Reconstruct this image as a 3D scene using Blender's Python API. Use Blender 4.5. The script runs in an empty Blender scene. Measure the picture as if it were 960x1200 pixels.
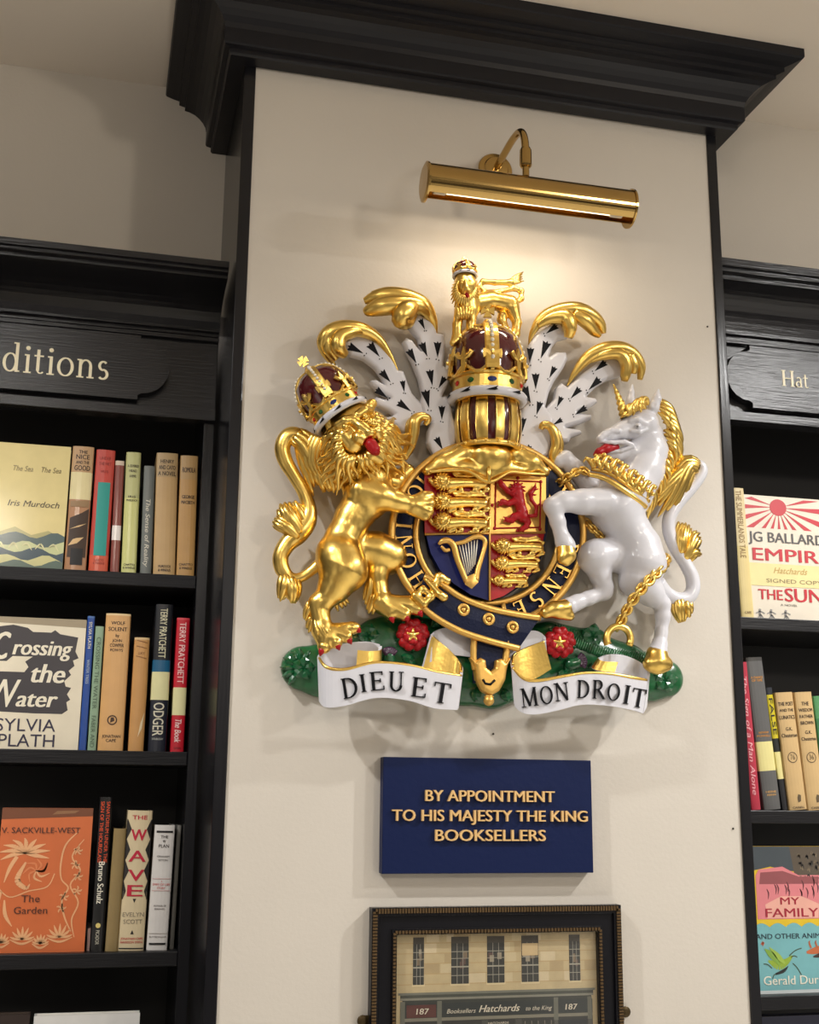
import bpy, math, random
import numpy as np
from math import sin, cos, pi, radians
from mathutils import Vector, Matrix
from mathutils.geometry import tessellate_polygon
random.seed(7); rng = np.random.default_rng(7)
SC = bpy.context.scene; COL = SC.collection

# ------------------------------------------------------------------ camera
CAM_LOC = Vector((0, -1.85, 1.6)); FPX = 1444.0
YAW, PITCH, ROLL = 0.24585, 0.2295, 0.0091
fwd = Vector((sin(YAW)*cos(PITCH), cos(YAW)*cos(PITCH), sin(PITCH)))
rt = Vector((cos(YAW), -sin(YAW), 0)); up = rt.cross(fwd)
c_, s_ = cos(ROLL), sin(ROLL)
RGT = c_*rt + s_*up; UPV = -s_*rt + c_*up
cam = bpy.data.cameras.new('camera'); camo = bpy.data.objects.new('camera', cam); COL.objects.link(camo)
m = Matrix((RGT, UPV, -fwd)).transposed().to_4x4(); m.translation = CAM_LOC
camo.matrix_world = m
cam.sensor_fit = 'VERTICAL'; cam.sensor_height = 36; cam.lens = 36*FPX/1200
cam.clip_start = .05
SC.camera = camo

# ------------------------------------------------------------------ world, lamps, exposure
SC.view_settings.view_transform = 'Standard'; SC.view_settings.look = 'None'
SC.view_settings.gamma = 1; SC.view_settings.use_curve_mapping = False
SC.view_settings.exposure = 0.11
W = bpy.data.worlds.new('world'); SC.world = W; W.use_nodes = True
bg = W.node_tree.nodes['Background']
bg.inputs[1].default_value = 1.0
_t = W.node_tree.nodes.new('ShaderNodeTexCoord'); _n = W.node_tree.nodes.new('ShaderNodeTexNoise'); _r = W.node_tree.nodes.new('ShaderNodeValToRGB')
_n.inputs['Scale'].default_value = 3.2; _n.inputs['Detail'].default_value = 2.5
_r.color_ramp.elements[0].position = .50; _r.color_ramp.elements[0].color = (.05, .042, .034, 1)      # dark part of a made-up noise surround, for contrast in reflections
_r.color_ramp.elements[1].position = .72; _r.color_ramp.elements[1].color = (1.56, 1.42, 1.27, 1)       # bright noise patches added for light and reflections, no known source
W.node_tree.links.new(_t.outputs['Generated'], _n.inputs['Vector']); W.node_tree.links.new(_n.outputs[0], _r.inputs[0]); W.node_tree.links.new(_r.outputs[0], bg.inputs[0])
def lamp(name, kind, loc, target, energy, col, **kw):
    l = bpy.data.lights.new(name, kind); l.energy = energy; l.color = col
    for k, v in kw.items(): setattr(l, k, v)
    o = bpy.data.objects.new(name, l); COL.objects.link(o); o.location = loc
    o.rotation_euler = (Vector(target)-Vector(loc)).to_track_quat('-Z', 'Y').to_euler()
    return o
WARM = (1.0, .89, .75); NEUT = (1.0, .985, .96)
lamp('downlight_left', 'SPOT', (-.75, -.80, 2.88), (.22, .10, 1.12), 74, NEUT, spot_size=radians(66), spot_blend=.9, shadow_soft_size=.03)
lamp('downlight_right', 'SPOT', (1.96, -.80, 2.88), (1.02, .05, 1.14), 82, NEUT, spot_size=radians(68), spot_blend=.9, shadow_soft_size=.03)
lamp('downlight_right_face', 'AREA', (1.94, -1.33, 2.895), (1.94, -1.33, 0), 20, NEUT, shape='DISK', size=.16)
lamp('downlight_left_face', 'AREA', (-.36, -1.5, 2.895), (-.36, -1.5, 0), 4, NEUT, shape='DISK', size=.16)
lamp('far_fill_left', 'SPOT', (-.5, -3.3, 2.76), (.3, 0, 2.1), 24, WARM, spot_size=radians(70), spot_blend=.8, shadow_soft_size=.12)  # added fill behind the camera, no known fitting; lifts the upper walls
lamp('far_fill_right', 'SPOT', (2.0, -3.3, 2.76), (1.1, 0, 2.1), 56, WARM, spot_size=radians(70), spot_blend=.8, shadow_soft_size=.12)  # second added fill, likewise invented to brighten the upper walls
lamp('floor_bounce_fill', 'SPOT', (2.2, -1.9, 2.88), (2.2, -1.9, 0), 390, (.88, .95, 1.04), spot_size=radians(100), spot_blend=.5, shadow_soft_size=.1)  # added spot onto the unseen floor; its bounce brightens the ceiling

# ------------------------------------------------------------------ helpers
def P(px, py, y=0.0):
    """point of the plane at depth y that the photo shows at (px, py)"""
    d = RGT*((px-480)/FPX) - UPV*((py-600)/FPX) + fwd
    return CAM_LOC + d*((y-CAM_LOC.y)/d.y)
S = (P(640, 600)-P(540, 600)).x/100          # metres per photo pixel on the pillar
def at(px, py, h): return P(px, py, -h*S)
def lin(c):
    c = c/255
    return c/12.92 if c <= .04045 else ((c+.055)/1.055)**2.4
def RGB(r, g, b): return (lin(r), lin(g), lin(b), 1)

MATS = {}
def mat(name, col, rough=.5, metal=0, bump=0, scale=60, spec=.5, stretch=None, var=0, coat=0, var_scale=6, emit=0):
    if name in MATS: return MATS[name]
    m = bpy.data.materials.new(name); m.use_nodes = True; nt = m.node_tree; b = nt.nodes['Principled BSDF']
    b.inputs['Base Color'].default_value = col; b.inputs['Roughness'].default_value = rough
    b.inputs['Metallic'].default_value = metal; b.inputs['Specular IOR Level'].default_value = spec
    b.inputs['Coat Weight'].default_value = coat; b.inputs['Coat Roughness'].default_value = .12
    tc = nt.nodes.new('ShaderNodeTexCoord')
    src = tc.outputs['Object']
    if stretch:
        mp = nt.nodes.new('ShaderNodeMapping'); mp.inputs['Scale'].default_value = stretch
        nt.links.new(src, mp.inputs[0]); src = mp.outputs[0]
    if bump:
        n = nt.nodes.new('ShaderNodeTexNoise'); n.inputs['Scale'].default_value = scale; n.inputs['Detail'].default_value = 4
        bp = nt.nodes.new('ShaderNodeBump'); bp.inputs['Strength'].default_value = bump; bp.inputs['Distance'].default_value = .002
        nt.links.new(src, n.inputs['Vector']); nt.links.new(n.outputs[0], bp.inputs['Height']); nt.links.new(bp.outputs[0], b.inputs['Normal'])
    if var:
        n2 = nt.nodes.new('ShaderNodeTexNoise'); n2.inputs['Scale'].default_value = var_scale; n2.inputs['Detail'].default_value = 3
        hs = nt.nodes.new('ShaderNodeMixRGB'); hs.blend_type = 'MULTIPLY'; hs.inputs[0].default_value = 1
        rp = nt.nodes.new('ShaderNodeValToRGB')
        rp.color_ramp.elements[0].position = .3; rp.color_ramp.elements[0].color = (1-var,)*3+(1,)
        rp.color_ramp.elements[1].position = .7; rp.color_ramp.elements[1].color = (1, 1, 1, 1)
        nt.links.new(src, n2.inputs['Vector']); nt.links.new(n2.outputs[0], rp.inputs[0])
        hs.inputs[1].default_value = col; nt.links.new(rp.outputs[0], hs.inputs[2]); nt.links.new(hs.outputs[0], b.inputs['Base Color'])
    if emit:
        b.inputs['Emission Color'].default_value = col; b.inputs['Emission Strength'].default_value = emit
    MATS[name] = m
    return m
def pm(name, r, g, b, rough=.45, **k): return mat(name, RGB(r, g, b), rough, **k)

wallm = pm('wall_paint', 206, 199, 188, .6, bump=.14, scale=160, var=.03)
ceilm = pm('ceiling_paint', 240, 230, 216, .8, bump=.1, scale=30)
black = mat('black_wood', (.010, .010, .012, 1), .25, bump=.22, scale=14, stretch=(1.2, 8, 22), spec=.42)
blackv = mat('black_wood_upright', (.008, .008, .010, 1), .2, bump=.08, scale=14, stretch=(22, 8, 1.2), spec=.38)
blacks = mat('black_shelf_wood', (.008, .008, .010, 1), .4, bump=.3, scale=14, stretch=(1.2, 8, 22), spec=.3)
blackin = mat('black_shelf_back', (.006, .006, .007, 1), .6)
gold = mat('gold_leaf', (1.0, .68, .18, 1), .29, metal=1, bump=.12, scale=170, var=.22, var_scale=28)
goldd = mat('gold_paint', (.78, .47, .12, 1), .38, metal=.75, bump=.1, scale=150)
brass = mat('brass', (.52, .34, .115, 1), .17, metal=1, var=.1)
white = mat('white_enamel', (.66, .66, .71, 1), .3, bump=.06, scale=60, coat=.3)
red = mat('red_enamel', (.40, .008, .013, 1), .35, bump=.1, scale=120, spec=.3)
navy = mat('navy_enamel', (.006, .010, .036, 1), .45, bump=.3, scale=260, spec=.2)
blue = mat('blue_enamel', (.009, .014, .10, 1), .4, bump=.1, scale=120, spec=.2)
green = mat('green_enamel', (.012, .125, .04, 1), .25, bump=.2, scale=90, coat=.5, var=.35, var_scale=40)
greenl = mat('green_leaf_enamel', (.008, .10, .035, 1), .22, coat=.5)
maroon = mat('maroon_enamel', (.075, .008, .010, 1), .12, coat=.6)
purple = mat('purple_enamel', (.05, .02, .05, 1), .3)
inkb = mat('black_ink', (.006, .006, .008, 1), .5, spec=.12)
pearl = mat('pearl', (.8, .76, .66, 1), .2)
jgreen = mat('jewel_green', (.01, .09, .02, 1), .12); jblue = mat('jewel_blue', (.01, .03, .18, 1), .12); jred = mat('jewel_red', (.5, .02, .01, 1), .12)

class MB:
    def __init__(s): s.v = []; s.f = []; s.m = []
    def add(s, v, f, mi=0):
        o = len(s.v); s.v += [tuple(p) for p in v]; s.f += [tuple(i+o for i in q) for q in f]; s.m += [mi]*len(f); return s
    def obj(s, name, mats, parent=None, smooth=False, loc=None, bevel=0):
        me = bpy.data.meshes.new(name); me.from_pydata(s.v, [], s.f)
        if not isinstance(mats, (list, tuple)): mats = [mats]
        for m in mats: me.materials.append(m)
        if len(mats) > 1: me.polygons.foreach_set('material_index', s.m)
        if smooth: me.polygons.foreach_set('use_smooth', [True]*len(me.polygons))
        me.update(); o = bpy.data.objects.new(name, me); COL.objects.link(o)
        if parent: o.parent = parent
        if loc is not None: o.location = loc
        if bevel:
            b = o.modifiers.new('bevel', 'BEVEL'); b.width = bevel; b.segments = 2; b.limit_method = 'ANGLE'
        return o
    def box(s, x0, x1, y0, y1, z0, z1, mi=0):
        v = [(x, y, z) for x in (x0, x1) for y in (y0, y1) for z in (z0, z1)]
        return s.add(v, [(0, 1, 3, 2), (4, 6, 7, 5), (0, 4, 5, 1), (2, 3, 7, 6), (0, 2, 6, 4), (1, 5, 7, 3)], mi)
    def tube(s, pts, radii, n=10, mi=0, closed=False, flat=None):
        pts = [Vector(p) for p in pts]; N = len(pts)
        if not hasattr(radii, '__len__'): radii = [radii]*N
        rings = []; prev = None
        for i, p in enumerate(pts):
            if closed: t = pts[(i+1) % N]-pts[i-1]
            else: t = pts[min(i+1, N-1)]-pts[max(i-1, 0)]
            if t.length < 1e-9: t = Vector((0, 0, 1))
            t.normalize()
            if prev is None: a = t.cross(Vector((0, 1, 0)) if abs(t.y) < .9 else Vector((1, 0, 0))).normalized()
            else: a = (prev-t*prev.dot(t)).normalized()
            prev = a; b = t.cross(a)
            fl = flat or 1
            rings.append([p+(a*cos(2*pi*k/n)+b*sin(2*pi*k/n)*fl)*radii[i] for k in range(n)])
        v = [q for r in rings for q in r]; f = []
        for i in range(N if closed else N-1):
            for k in range(n):
                j = (i+1) % N
                f.append((i*n+k, i*n+(k+1) % n, j*n+(k+1) % n, j*n+k))
        if not closed: f += [tuple(range(n-1, -1, -1)), tuple((N-1)*n+k for k in range(n))]
        return s.add(v, f, mi)
    def lathe(s, o, axis, prof, n=32, mi=0, front=Vector((0, -1, 0)), a0=0, a1=2*pi):
        axis = Vector(axis).normalized(); front = front if abs(front.dot(axis)) < .95 else Vector((0, 0, 1)); fr = (front-axis*front.dot(axis)).normalized(); rg = axis.cross(fr)*-1
        o = Vector(o); full = abs(a1-a0-2*pi) < 1e-6; M = n if full else n+1; v = []; f = []
        for r, t in prof:
            for k in range(M):
                a = a0+(a1-a0)*k/n
                v.append(o+axis*t+(fr*cos(a)+rg*sin(a))*r)
        for i in range(len(prof)-1):
            for k in range(n):
                k2 = (k+1) % M
                f.append((i*M+k, i*M+k2, (i+1)*M+k2, (i+1)*M+k))
        return s.add(v, f, mi)
    def ball(s, c, r, mi=0, n=10, sc=(1, 1, 1)):
        c = Vector(c); v = []; f = []; R = n//2+1
        for i in range(R+1):
            th = pi*i/R
            for k in range(n):
                a = 2*pi*k/n
                v.append(c+Vector((r*sc[0]*sin(th)*cos(a), r*sc[1]*sin(th)*sin(a), r*sc[2]*cos(th))))
        for i in range(R):
            for k in range(n): f.append((i*n+k, (i+1)*n+k, (i+1)*n+(k+1) % n, i*n+(k+1) % n))
        return s.add(v, f, mi)
    def plate(s, loops, y0, y1, mi=0, xf=None):
        """loops of (x, z), first outer then holes, extruded from y0 (front) to y1 (back)"""
        if xf is None: xf = lambda x, y, z: (x, y, z)
        flat = [p for l in loops for p in l]; n = len(flat)
        tri = tessellate_polygon([[Vector((p[0], p[1], 0)) for p in l] for l in loops])
        def ar(t):
            a, b, c = [flat[i] for i in t]; return (b[0]-a[0])*(c[1]-a[1])-(b[1]-a[1])*(c[0]-a[0])
        tri = [t if ar(t) > 0 else t[::-1] for t in tri if abs(ar(t)) > 1e-14]
        f = [tuple(t) for t in tri]; v = [xf(p[0], y0, p[1]) for p in flat]
        if y1 is not None:
            v += [xf(p[0], y1, p[1]) for p in flat]; f += [tuple(i+n for i in t[::-1]) for t in tri]
            o = 0
            for l in loops:
                k = len(l)
                for i in range(k): a, b = o+i, o+(i+1) % k; f.append((a, b, b+n, a+n))
                o += k
        return s.add(v, f, mi)
    def pxplate(s, poly, h, th, mi=0):
        """photo outline standing off the pillar: front at h, th thick (pixels)"""
        n = len(poly); q = [at(p[0], p[1], h) for p in poly]
        return s.plate([[(a.x, a.z) for a in q]], -h*S, (-(h-th)*S if th else None), mi)

def empty(name, loc=(0, 0, 0), rot=None):
    o = bpy.data.objects.new(name, None); COL.objects.link(o); o.location = loc; o.empty_display_size = .02
    if rot: o.rotation_euler = rot
    return o
def tag(o, label, cat, group=None, kind=None):
    o['label'] = label; o['category'] = cat
    if group: o['group'] = group
    if kind: o['kind'] = kind
    return o
def struct(o): o['kind'] = 'structure'; return o
def catmull(pts, sub=6):
    """smooth path through tuples of any length"""
    A = np.array(pts, float); out = []
    for i in range(len(A)-1):
        p0, p1, p2, p3 = A[max(i-1, 0)], A[i], A[i+1], A[min(i+2, len(A)-1)]
        for k in range(sub):
            t = k/sub
            out.append(.5*(2*p1+(p2-p0)*t+(2*p0-5*p1+4*p2-p3)*t*t+(3*p1-p0-3*p2+p3)*t**3))
    out.append(A[-1]); return out

# -------- smooth solid bodies from joined tapering limbs
def nets(F, o, vx):
    ins = F < 0; nx, ny, nz = F.shape
    cs = [(a, b, c) for a in (0, 1) for b in (0, 1) for c in (0, 1)]
    sl = lambda a, b, c: (slice(a, nx-1+a), slice(b, ny-1+b), slice(c, nz-1+c))
    cnt = sum(ins[sl(*c)].astype(np.int8) for c in cs); act = (cnt > 0) & (cnt < 8)
    I = np.argwhere(act); idx = -np.ones(act.shape, np.int64); idx[act] = np.arange(len(I))
    pos = np.zeros((len(I), 3)); num = np.zeros(len(I))
    for a in cs:
        for ax in range(3):
            if a[ax]: continue
            b = list(a); b[ax] = 1
            fa = F[tuple((I+np.array(a)).T)]; fb = F[tuple((I+np.array(b)).T)]
            mk = (fa < 0) != (fb < 0)
            t = np.where(mk, fa/np.where(mk, fa-fb, 1), 0)
            p = np.array(a, float)[None, :].repeat(len(I), 0); p[:, ax] += t
            pos += p*mk[:, None]; num += mk
    V = (I+pos/num[:, None])*vx+o
    faces = []
    for ax in range(3):
        u, w = (ax+1) % 3, (ax+2) % 3
        s0 = [slice(None)]*3; s1 = [slice(None)]*3
        s0[ax] = slice(0, -1); s1[ax] = slice(1, None)
        ch = ins[tuple(s0)] != ins[tuple(s1)]
        E = np.argwhere(ch); E = E[(E[:, u] > 0) & (E[:, w] > 0)]
        E = E[(E[:, u] < F.shape[u]-1) & (E[:, w] < F.shape[w]-1)]
        first = ins[tuple(E.T)]
        eu = np.zeros(3, int); eu[u] = 1; ew = np.zeros(3, int); ew[w] = 1
        q = np.stack([idx[tuple((E-eu-ew).T)], idx[tuple((E-ew).T)], idx[tuple(E.T)], idx[tuple((E-eu).T)]], 1)
        q[~first] = q[~first][:, ::-1]
        faces.append(q)
    Fq = np.concatenate(faces); Fq = Fq[(Fq >= 0).all(1)]
    return V, Fq
def blob(chains, vox=.0016, k=.006, cut=(), clip=True, polys=(), conv=None):
    """chains of (px, py, h, r) in photo pixels -> one continuous surface"""
    conv = conv or at
    prims = []
    for ch in chains:
        fy = 1; kk = k
        if isinstance(ch[0], str): kk, ch = float(ch[0]), ch[1:]
        if isinstance(ch[0], (int, float)): fy, ch = ch[0], ch[1:]
        w = [(np.array(conv(*c[:3])), c[3]*S) for c in ch]
        if len(w) == 1: w = w*2
        prims += [(w[i], w[i+1], fy, kk) for i in range(len(w)-1)]
    cuts = [(np.array(conv(*c[:3])), c[3]*S) for c in cut]
    pts = [np.array(p[0]) for a, b, *_ in prims for p in (a, b)]; mr = max([p[1] for a, b, *_ in prims for p in (a, b)]+[.004])
    pl = []
    for poly, h, th, rd in polys:
        q = np.array([tuple(at(p[0], p[1], h)) for p in poly]); pl.append((q, h*S, th*S, rd*S))
        pts += [q.min(0), q.max(0)]; mr = max(mr, th*S)
    pts = np.array(pts); lo = pts.min(0)-mr-4*vox; hi = pts.max(0)+mr+4*vox
    n = np.ceil((hi-lo)/vox).astype(int)+1
    F = np.full(n, .02, np.float32)
    G = [lo[i]+vox*np.arange(n[i]) for i in range(3)]
    def block(mn, mx):
        i0 = np.clip(((mn-lo)/vox).astype(int), 0, n-1); i1 = np.clip(((mx-lo)/vox).astype(int)+2, 1, n)
        s = tuple(slice(a, b) for a, b in zip(i0, i1))
        return s, np.meshgrid(G[0][s[0]], G[1][s[1]], G[2][s[2]], indexing='ij', sparse=True)
    def smin(A, B, k):
        h = np.maximum(k-np.abs(A-B), 0)/k
        return np.minimum(A, B)-h*h*k*.25
    for (a, ra), (b, rb), fy, kk in prims:
        R = max(ra, rb)+.012; s, (X, Y, Z) = block(np.minimum(a, b)-R, np.maximum(a, b)+R)
        d = b-a; L = max(float(d@d), 1e-12)
        t = np.clip(((X-a[0])*d[0]+(Y-a[1])*d[1]+(Z-a[2])*d[2])/L, 0, 1)
        D = np.sqrt((X-a[0]-t*d[0])**2+((Y-a[1]-t*d[1])*fy)**2+(Z-a[2]-t*d[2])**2)-(ra+(rb-ra)*t)
        F[s] = smin(F[s], D.astype(np.float32), kk)
    for q, h, th, rd in pl:
        X, Z = np.meshgrid(G[0], G[2], indexing='ij'); d2 = np.full(X.shape, 1e9); inside = np.zeros(X.shape, bool)
        for i in range(len(q)):
            ax, az, bx, bz = q[i][0], q[i][2], q[(i+1) % len(q)][0], q[(i+1) % len(q)][2]
            dx, dz = bx-ax, bz-az
            t = np.clip(((X-ax)*dx+(Z-az)*dz)/max(dx*dx+dz*dz, 1e-14), 0, 1)
            d2 = np.minimum(d2, (X-ax-t*dx)**2+(Z-az-t*dz)**2)
            c = ((az > Z) != (bz > Z)) & (X < (bx-ax)*(Z-az)/np.where(abs(bz-az) < 1e-12, 1e-12, bz-az)+ax)
            inside ^= c
        d2 = np.sqrt(d2)*np.where(inside, -1, 1)
        A = d2[:, None, :]; B = (np.abs(G[1]+h)-th)[None, :, None]
        u = A+rd; v = B+rd
        D = np.sqrt(np.maximum(u, 0)**2+np.maximum(v, 0)**2)+np.minimum(np.maximum(u, v), 0)-rd
        F = smin(F, D.astype(np.float32), k)
    for c, r in cuts:
        R = r+.004; s, (X, Y, Z) = block(c-R, c+R)
        D = r-np.sqrt((X-c[0])**2+(Y-c[1])**2+(Z-c[2])**2)
        A = F[s]; h = np.maximum(.003-np.abs(A-D), 0)/.003
        F[s] = np.maximum(A, D)+h*h*.003*.25
    if clip: F = np.maximum(F, (G[1]+.0012).astype(np.float32)[None, :, None])
    V, Q = nets(F, lo, vox)
    b = MB(); b.v = [tuple(p) for p in V]; b.f = [tuple(q) for q in Q.tolist()]; b.m = [0]*len(b.f)
    return b
def strand(b, path, sub=5, n=8, mi=0, flat=None):
    """path of (px, py, h, r)"""
    q = catmull(path, sub)
    return b.tube([at(p[0], p[1], p[2]) for p in q], [max(p[3], .25)*S for p in q], n, mi, flat=flat)
def tuft(b, path, width, count, r, wob=.25, fan=0, mi=0):
    """hair lock bundle along a path of (px, py, h); fan widens toward the tip"""
    q = catmull(path, 4); N = len(q)
    for j in range(count):
        o = (j/(max(count-1, 1))-.5)*2; end = 1-random.uniform(0, .22)*abs(o); ph = random.uniform(0, 6)
        pts = []; 
        for i, p in enumerate(q):
            t = i/(N-1)
            if t > end: break
            a = q[max(i-1, 0)]; c = q[min(i+1, N-1)]; d = np.array([c[0]-a[0], c[1]-a[1]]); d /= np.hypot(*d)+1e-9
            nrm = np.array([-d[1], d[0]])
            w = width*(math.sin(pi*min(.25+.75*t, 1))**.6 if not fan else .35+fan*t)
            off = o*w*.5+wob*width*.12*sin(t*6+ph)
            rr = r*(math.sin(pi*(.18+.82*t/end))**.7+.05)
            pts.append((p[0]+nrm[0]*off, p[1]+nrm[1]*off, p[2]+(1-o*o)*r*1.2, rr))
        if len(pts) > 2: b.tube([at(*u[:3]) for u in pts], [max(u[3], .3)*S for u in pts], 7, mi)

# -------- lettering
_tc = {}
def sans(s, bold=0, shear=0):
    key = (s, bold, shear)
    if key not in _tc:
        cu = bpy.data.curves.new('t', 'FONT'); cu.body = s; cu.size = 1; cu.offset = bold; cu.shear = shear; cu.resolution_u = 3
        ob = bpy.data.objects.new('t', cu); me = bpy.data.meshes.new_from_object(ob)
        V = np.array([v.co[:2] for v in me.vertices]).reshape(-1, 2); Fc = [tuple(p.vertices) for p in me.polygons]
        bpy.data.objects.remove(ob); bpy.data.curves.remove(cu); bpy.data.meshes.remove(me)
        if len(V): V = V-np.array([(V[:, 0].min()+V[:, 0].max())/2, (0)])
        _tc[key] = (V, Fc)
    return _tc[key]
CAP = .729
def text(b, s, cx, cz, hgt, width=None, y=0, mi=0, bold=0, shear=0, rot=0, th=0, font='sans', xs=1):
    """flat lettering facing -y; hgt = capital height; width squeezes the line to that width"""
    if bold > 0 and font == 'sans':                # heavier letters: side-by-side strokes
        d = bold*hgt*1.25
        for k, e in enumerate((-1, 0, 1)): text(b, s, cx+e*d*cos(rot), cz+e*d*sin(rot), hgt, width, y-.00006*k, mi, 0, shear, rot, th, font, xs)
        return
    if font == 'sans': V, Fc = sans(s, bold, shear); V = V/CAP
    else: V, Fc = serif(s)
    if not len(V): return
    lay = V[:, 2]*.00004 if V.shape[1] > 2 else np.zeros(len(V)); V = V[:, :2]
    V = V*hgt; w = V[:, 0].max()-V[:, 0].min()
    V = V*np.array([(width/w if width else xs), 1]); V[:, 1] -= hgt/2
    c, s2 = cos(rot), sin(rot)
    pts = [(cx+p[0]*c-p[1]*s2, cz+p[0]*s2+p[1]*c) for p in V]
    n = len(pts); v = [(p[0], y-l, p[1]) for p, l in zip(pts, lay)]; f = list(Fc)
    if th:
        v += [(p[0], y+th, p[1]) for p in pts]
        ec = {}
        for q in Fc:
            for i in range(len(q)): ec[(q[i], q[(i+1) % len(q)])] = 1
        for (i, j) in ec:
            if (j, i) not in ec: f.append((i, j, j+n, i+n))
    b.add(v, f, mi)

def _L(x0, y0, x1, y1, w):
    d = np.array([x1-x0, y1-y0]); d /= np.hypot(*d); nn = np.array([-d[1], d[0]])*w/2
    return [(x0+nn[0], y0+nn[1]), (x0-nn[0], y0-nn[1]), (x1-nn[0], y1-nn[1]), (x1+nn[0], y1+nn[1])]
def _A(cx, cy, rx, ry, a0, a1, w, lo=.3):
    o = []; i_ = []
    N = max(int(abs(a1-a0)/14), 3)
    for k in range(N+1):
        a = radians(a0+(a1-a0)*k/N); ww = w*(lo+(1-lo)*abs(cos(a)))/2
        o.append((cx+(rx+ww)*cos(a), cy+(ry+ww)*sin(a))); i_.append((cx+(rx-ww)*cos(a), cy+(ry-ww)*sin(a)))
    return [[o[k], o[k+1], i_[k+1], i_[k]] for k in range(N)]
T, t_, sr = .15, .055, .045
def _sf(x, y, l=.26): return [_L(x-l/2, y, x+l/2, y, sr)]
def _stem(x, y0=0, y1=1, w=T, s0=1, s1=1): return [_L(x, y0, x, y1, w)]+(_sf(x, y0+sr/2) if s0 else [])+(_sf(x, y1-sr/2) if s1 else [])
GL = {
 'D': (.82, lambda: _stem(.15)+_A(.28, .5, .44, .475, -90, 90, T)+[_L(.15, .975, .3, .975, t_), _L(.15, .025, .3, .025, t_)]),
 'I': (.34, lambda: _stem(.17)),
 'E': (.66, lambda: _stem(.15)+[_L(.15, .97, .6, .97, t_), _L(.15, .03, .63, .03, t_), _L(.15, .52, .48, .52, t_), _L(.58, .99, .58, .80, .05), _L(.61, .01, .61, .22, .05), _L(.48, .42, .48, .62, .05)]),
 'U': (.8, lambda: _stem(.15, .3, 1, T, 0)+_stem(.66, .3, 1, .07, 0)+_A(.405, .3, .255, .28, 180, 360, T, .4)),
 'T': (.72, lambda: _stem(.36, 0, 1, T, 1, 0)+[_L(.02, .97, .70, .97, t_), _L(.04, .99, .04, .78, .05), _L(.68, .99, .68, .78, .05)]),
 'M': (.98, lambda: [_L(.13, 0, .16, 1, .06), _L(.18, 1, .48, .03, T), _L(.48, .03, .80, 1, .07), _L(.82, 0, .82, 1, T)]+_sf(.13, .02)+_sf(.82, .02)+_sf(.13, .98, .18)+_sf(.84, .98, .18)),
 'O': (.88, lambda: _A(.44, .5, .36, .48, 0, 360, T)),
 'N': (.86, lambda: [_L(.14, 0, .14, 1, .07), _L(.15, 1, .70, 0, T), _L(.71, 0, .71, 1, .07)]+_sf(.14, .02)+_sf(.12, .98)+_sf(.71, .98)),
 'R': (.8, lambda: _stem(.15)+_A(.32, .74, .25, .24, -90, 90, T)+[_L(.15, .975, .34, .975, t_), _L(.15, .5, .34, .5, t_), _L(.36, .5, .74, .02, T)]+_sf(.74, .02, .2)),
 'H': (.86, lambda: _stem(.15)+_stem(.71)+[_L(.15, .5, .71, .5, t_)]),
 'S': (.6, lambda: _A(.3, .74, .2, .23, 40, 270, T, .5)+_A(.3, .26, .22, .24, -140, 90, T, .5)),
 'Y': (.8, lambda: _stem(.4, 0, .48, T, 1, 0)+[_L(.1, .98, .4, .46, T), _L(.7, .98, .42, .46, .07)]+_sf(.1, .98)+_sf(.7, .98)),
 'P': (.7, lambda: _stem(.15)+_A(.32, .72, .25, .255, -90, 90, T)+[_L(.15, .975, .34, .975, t_), _L(.15, .465, .34, .465, t_)]),
 'L': (.62, lambda: _stem(.15)+[_L(.15, .03, .58, .03, t_), _L(.56, .01, .56, .24, .05)]),
 'A': (.84, lambda: [_L(.42, 1, .74, 0, T), _L(.42, 1, .12, 0, .06), _L(.24, .36, .64, .36, t_)]+_sf(.12, .02)+_sf(.74, .02)),
 'd': (.6, lambda: [_L(.45, 0, .45, 1.02, .1), _L(.33, 1, .47, 1, .045), _L(.45, .03, .56, .03, .045)]+_A(.25, .32, .19, .31, 0, 360, .1, .35)),
 'i': (.3, lambda: [_L(.16, 0, .16, .64, .1), _L(.05, .62, .17, .62, .045), _L(.04, .02, .28, .02, .045)]+_A(.15, .86, .035, .035, 0, 360, .075, 1)),
 't': (.36, lambda: [_L(.15, .1, .15, .84, .1), _L(.02, .62, .32, .62, .05)]+_A(.24, .12, .09, .1, 180, 330, .06, .6)),
 'o': (.58, lambda: _A(.29, .32, .22, .31, 0, 360, .1, .35)),
 'n': (.64, lambda: [_L(.15, 0, .15, .64, .1), _L(.04, .62, .16, .62, .045), _L(.48, 0, .48, .42, .1), _L(.04, .02, .27, .02, .045), _L(.37, .02, .6, .02, .045)]+_A(.32, .42, .16, .2, 0, 170, .09, .45)),
 's': (.44, lambda: _A(.21, .47, .12, .15, 40, 270, .09, .6)+_A(.21, .17, .14, .16, -140, 90, .09, .6)),
 'a': (.5, lambda: [_L(.38, .05, .38, .46, .1), _L(.38, .03, .48, .03, .045)]+_A(.24, .46, .14, .16, 0, 150, .08, .5)+_A(.22, .18, .16, .17, 0, 360, .09, .4)),
 ' ': (.35, lambda: []),
}
def serif(s):
    V = []; Fc = []; x = 0
    for ch in s:
        w, fn = GL[ch]
        for k, poly in enumerate(fn()):
            ar = sum(poly[i][0]*poly[(i+1) % len(poly)][1]-poly[(i+1) % len(poly)][0]*poly[i][1] for i in range(len(poly)))
            if ar < 0: poly = poly[::-1]
            Fc.append(tuple(range(len(V), len(V)+len(poly)))); V += [(p[0]+x, p[1], k) for p in poly]
        x += w+.04
    V = np.array(V).reshape(-1, 3)
    if len(V): V[:, 0] -= (V[:, 0].min()+V[:, 0].max())/2
    return V, Fc

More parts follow.
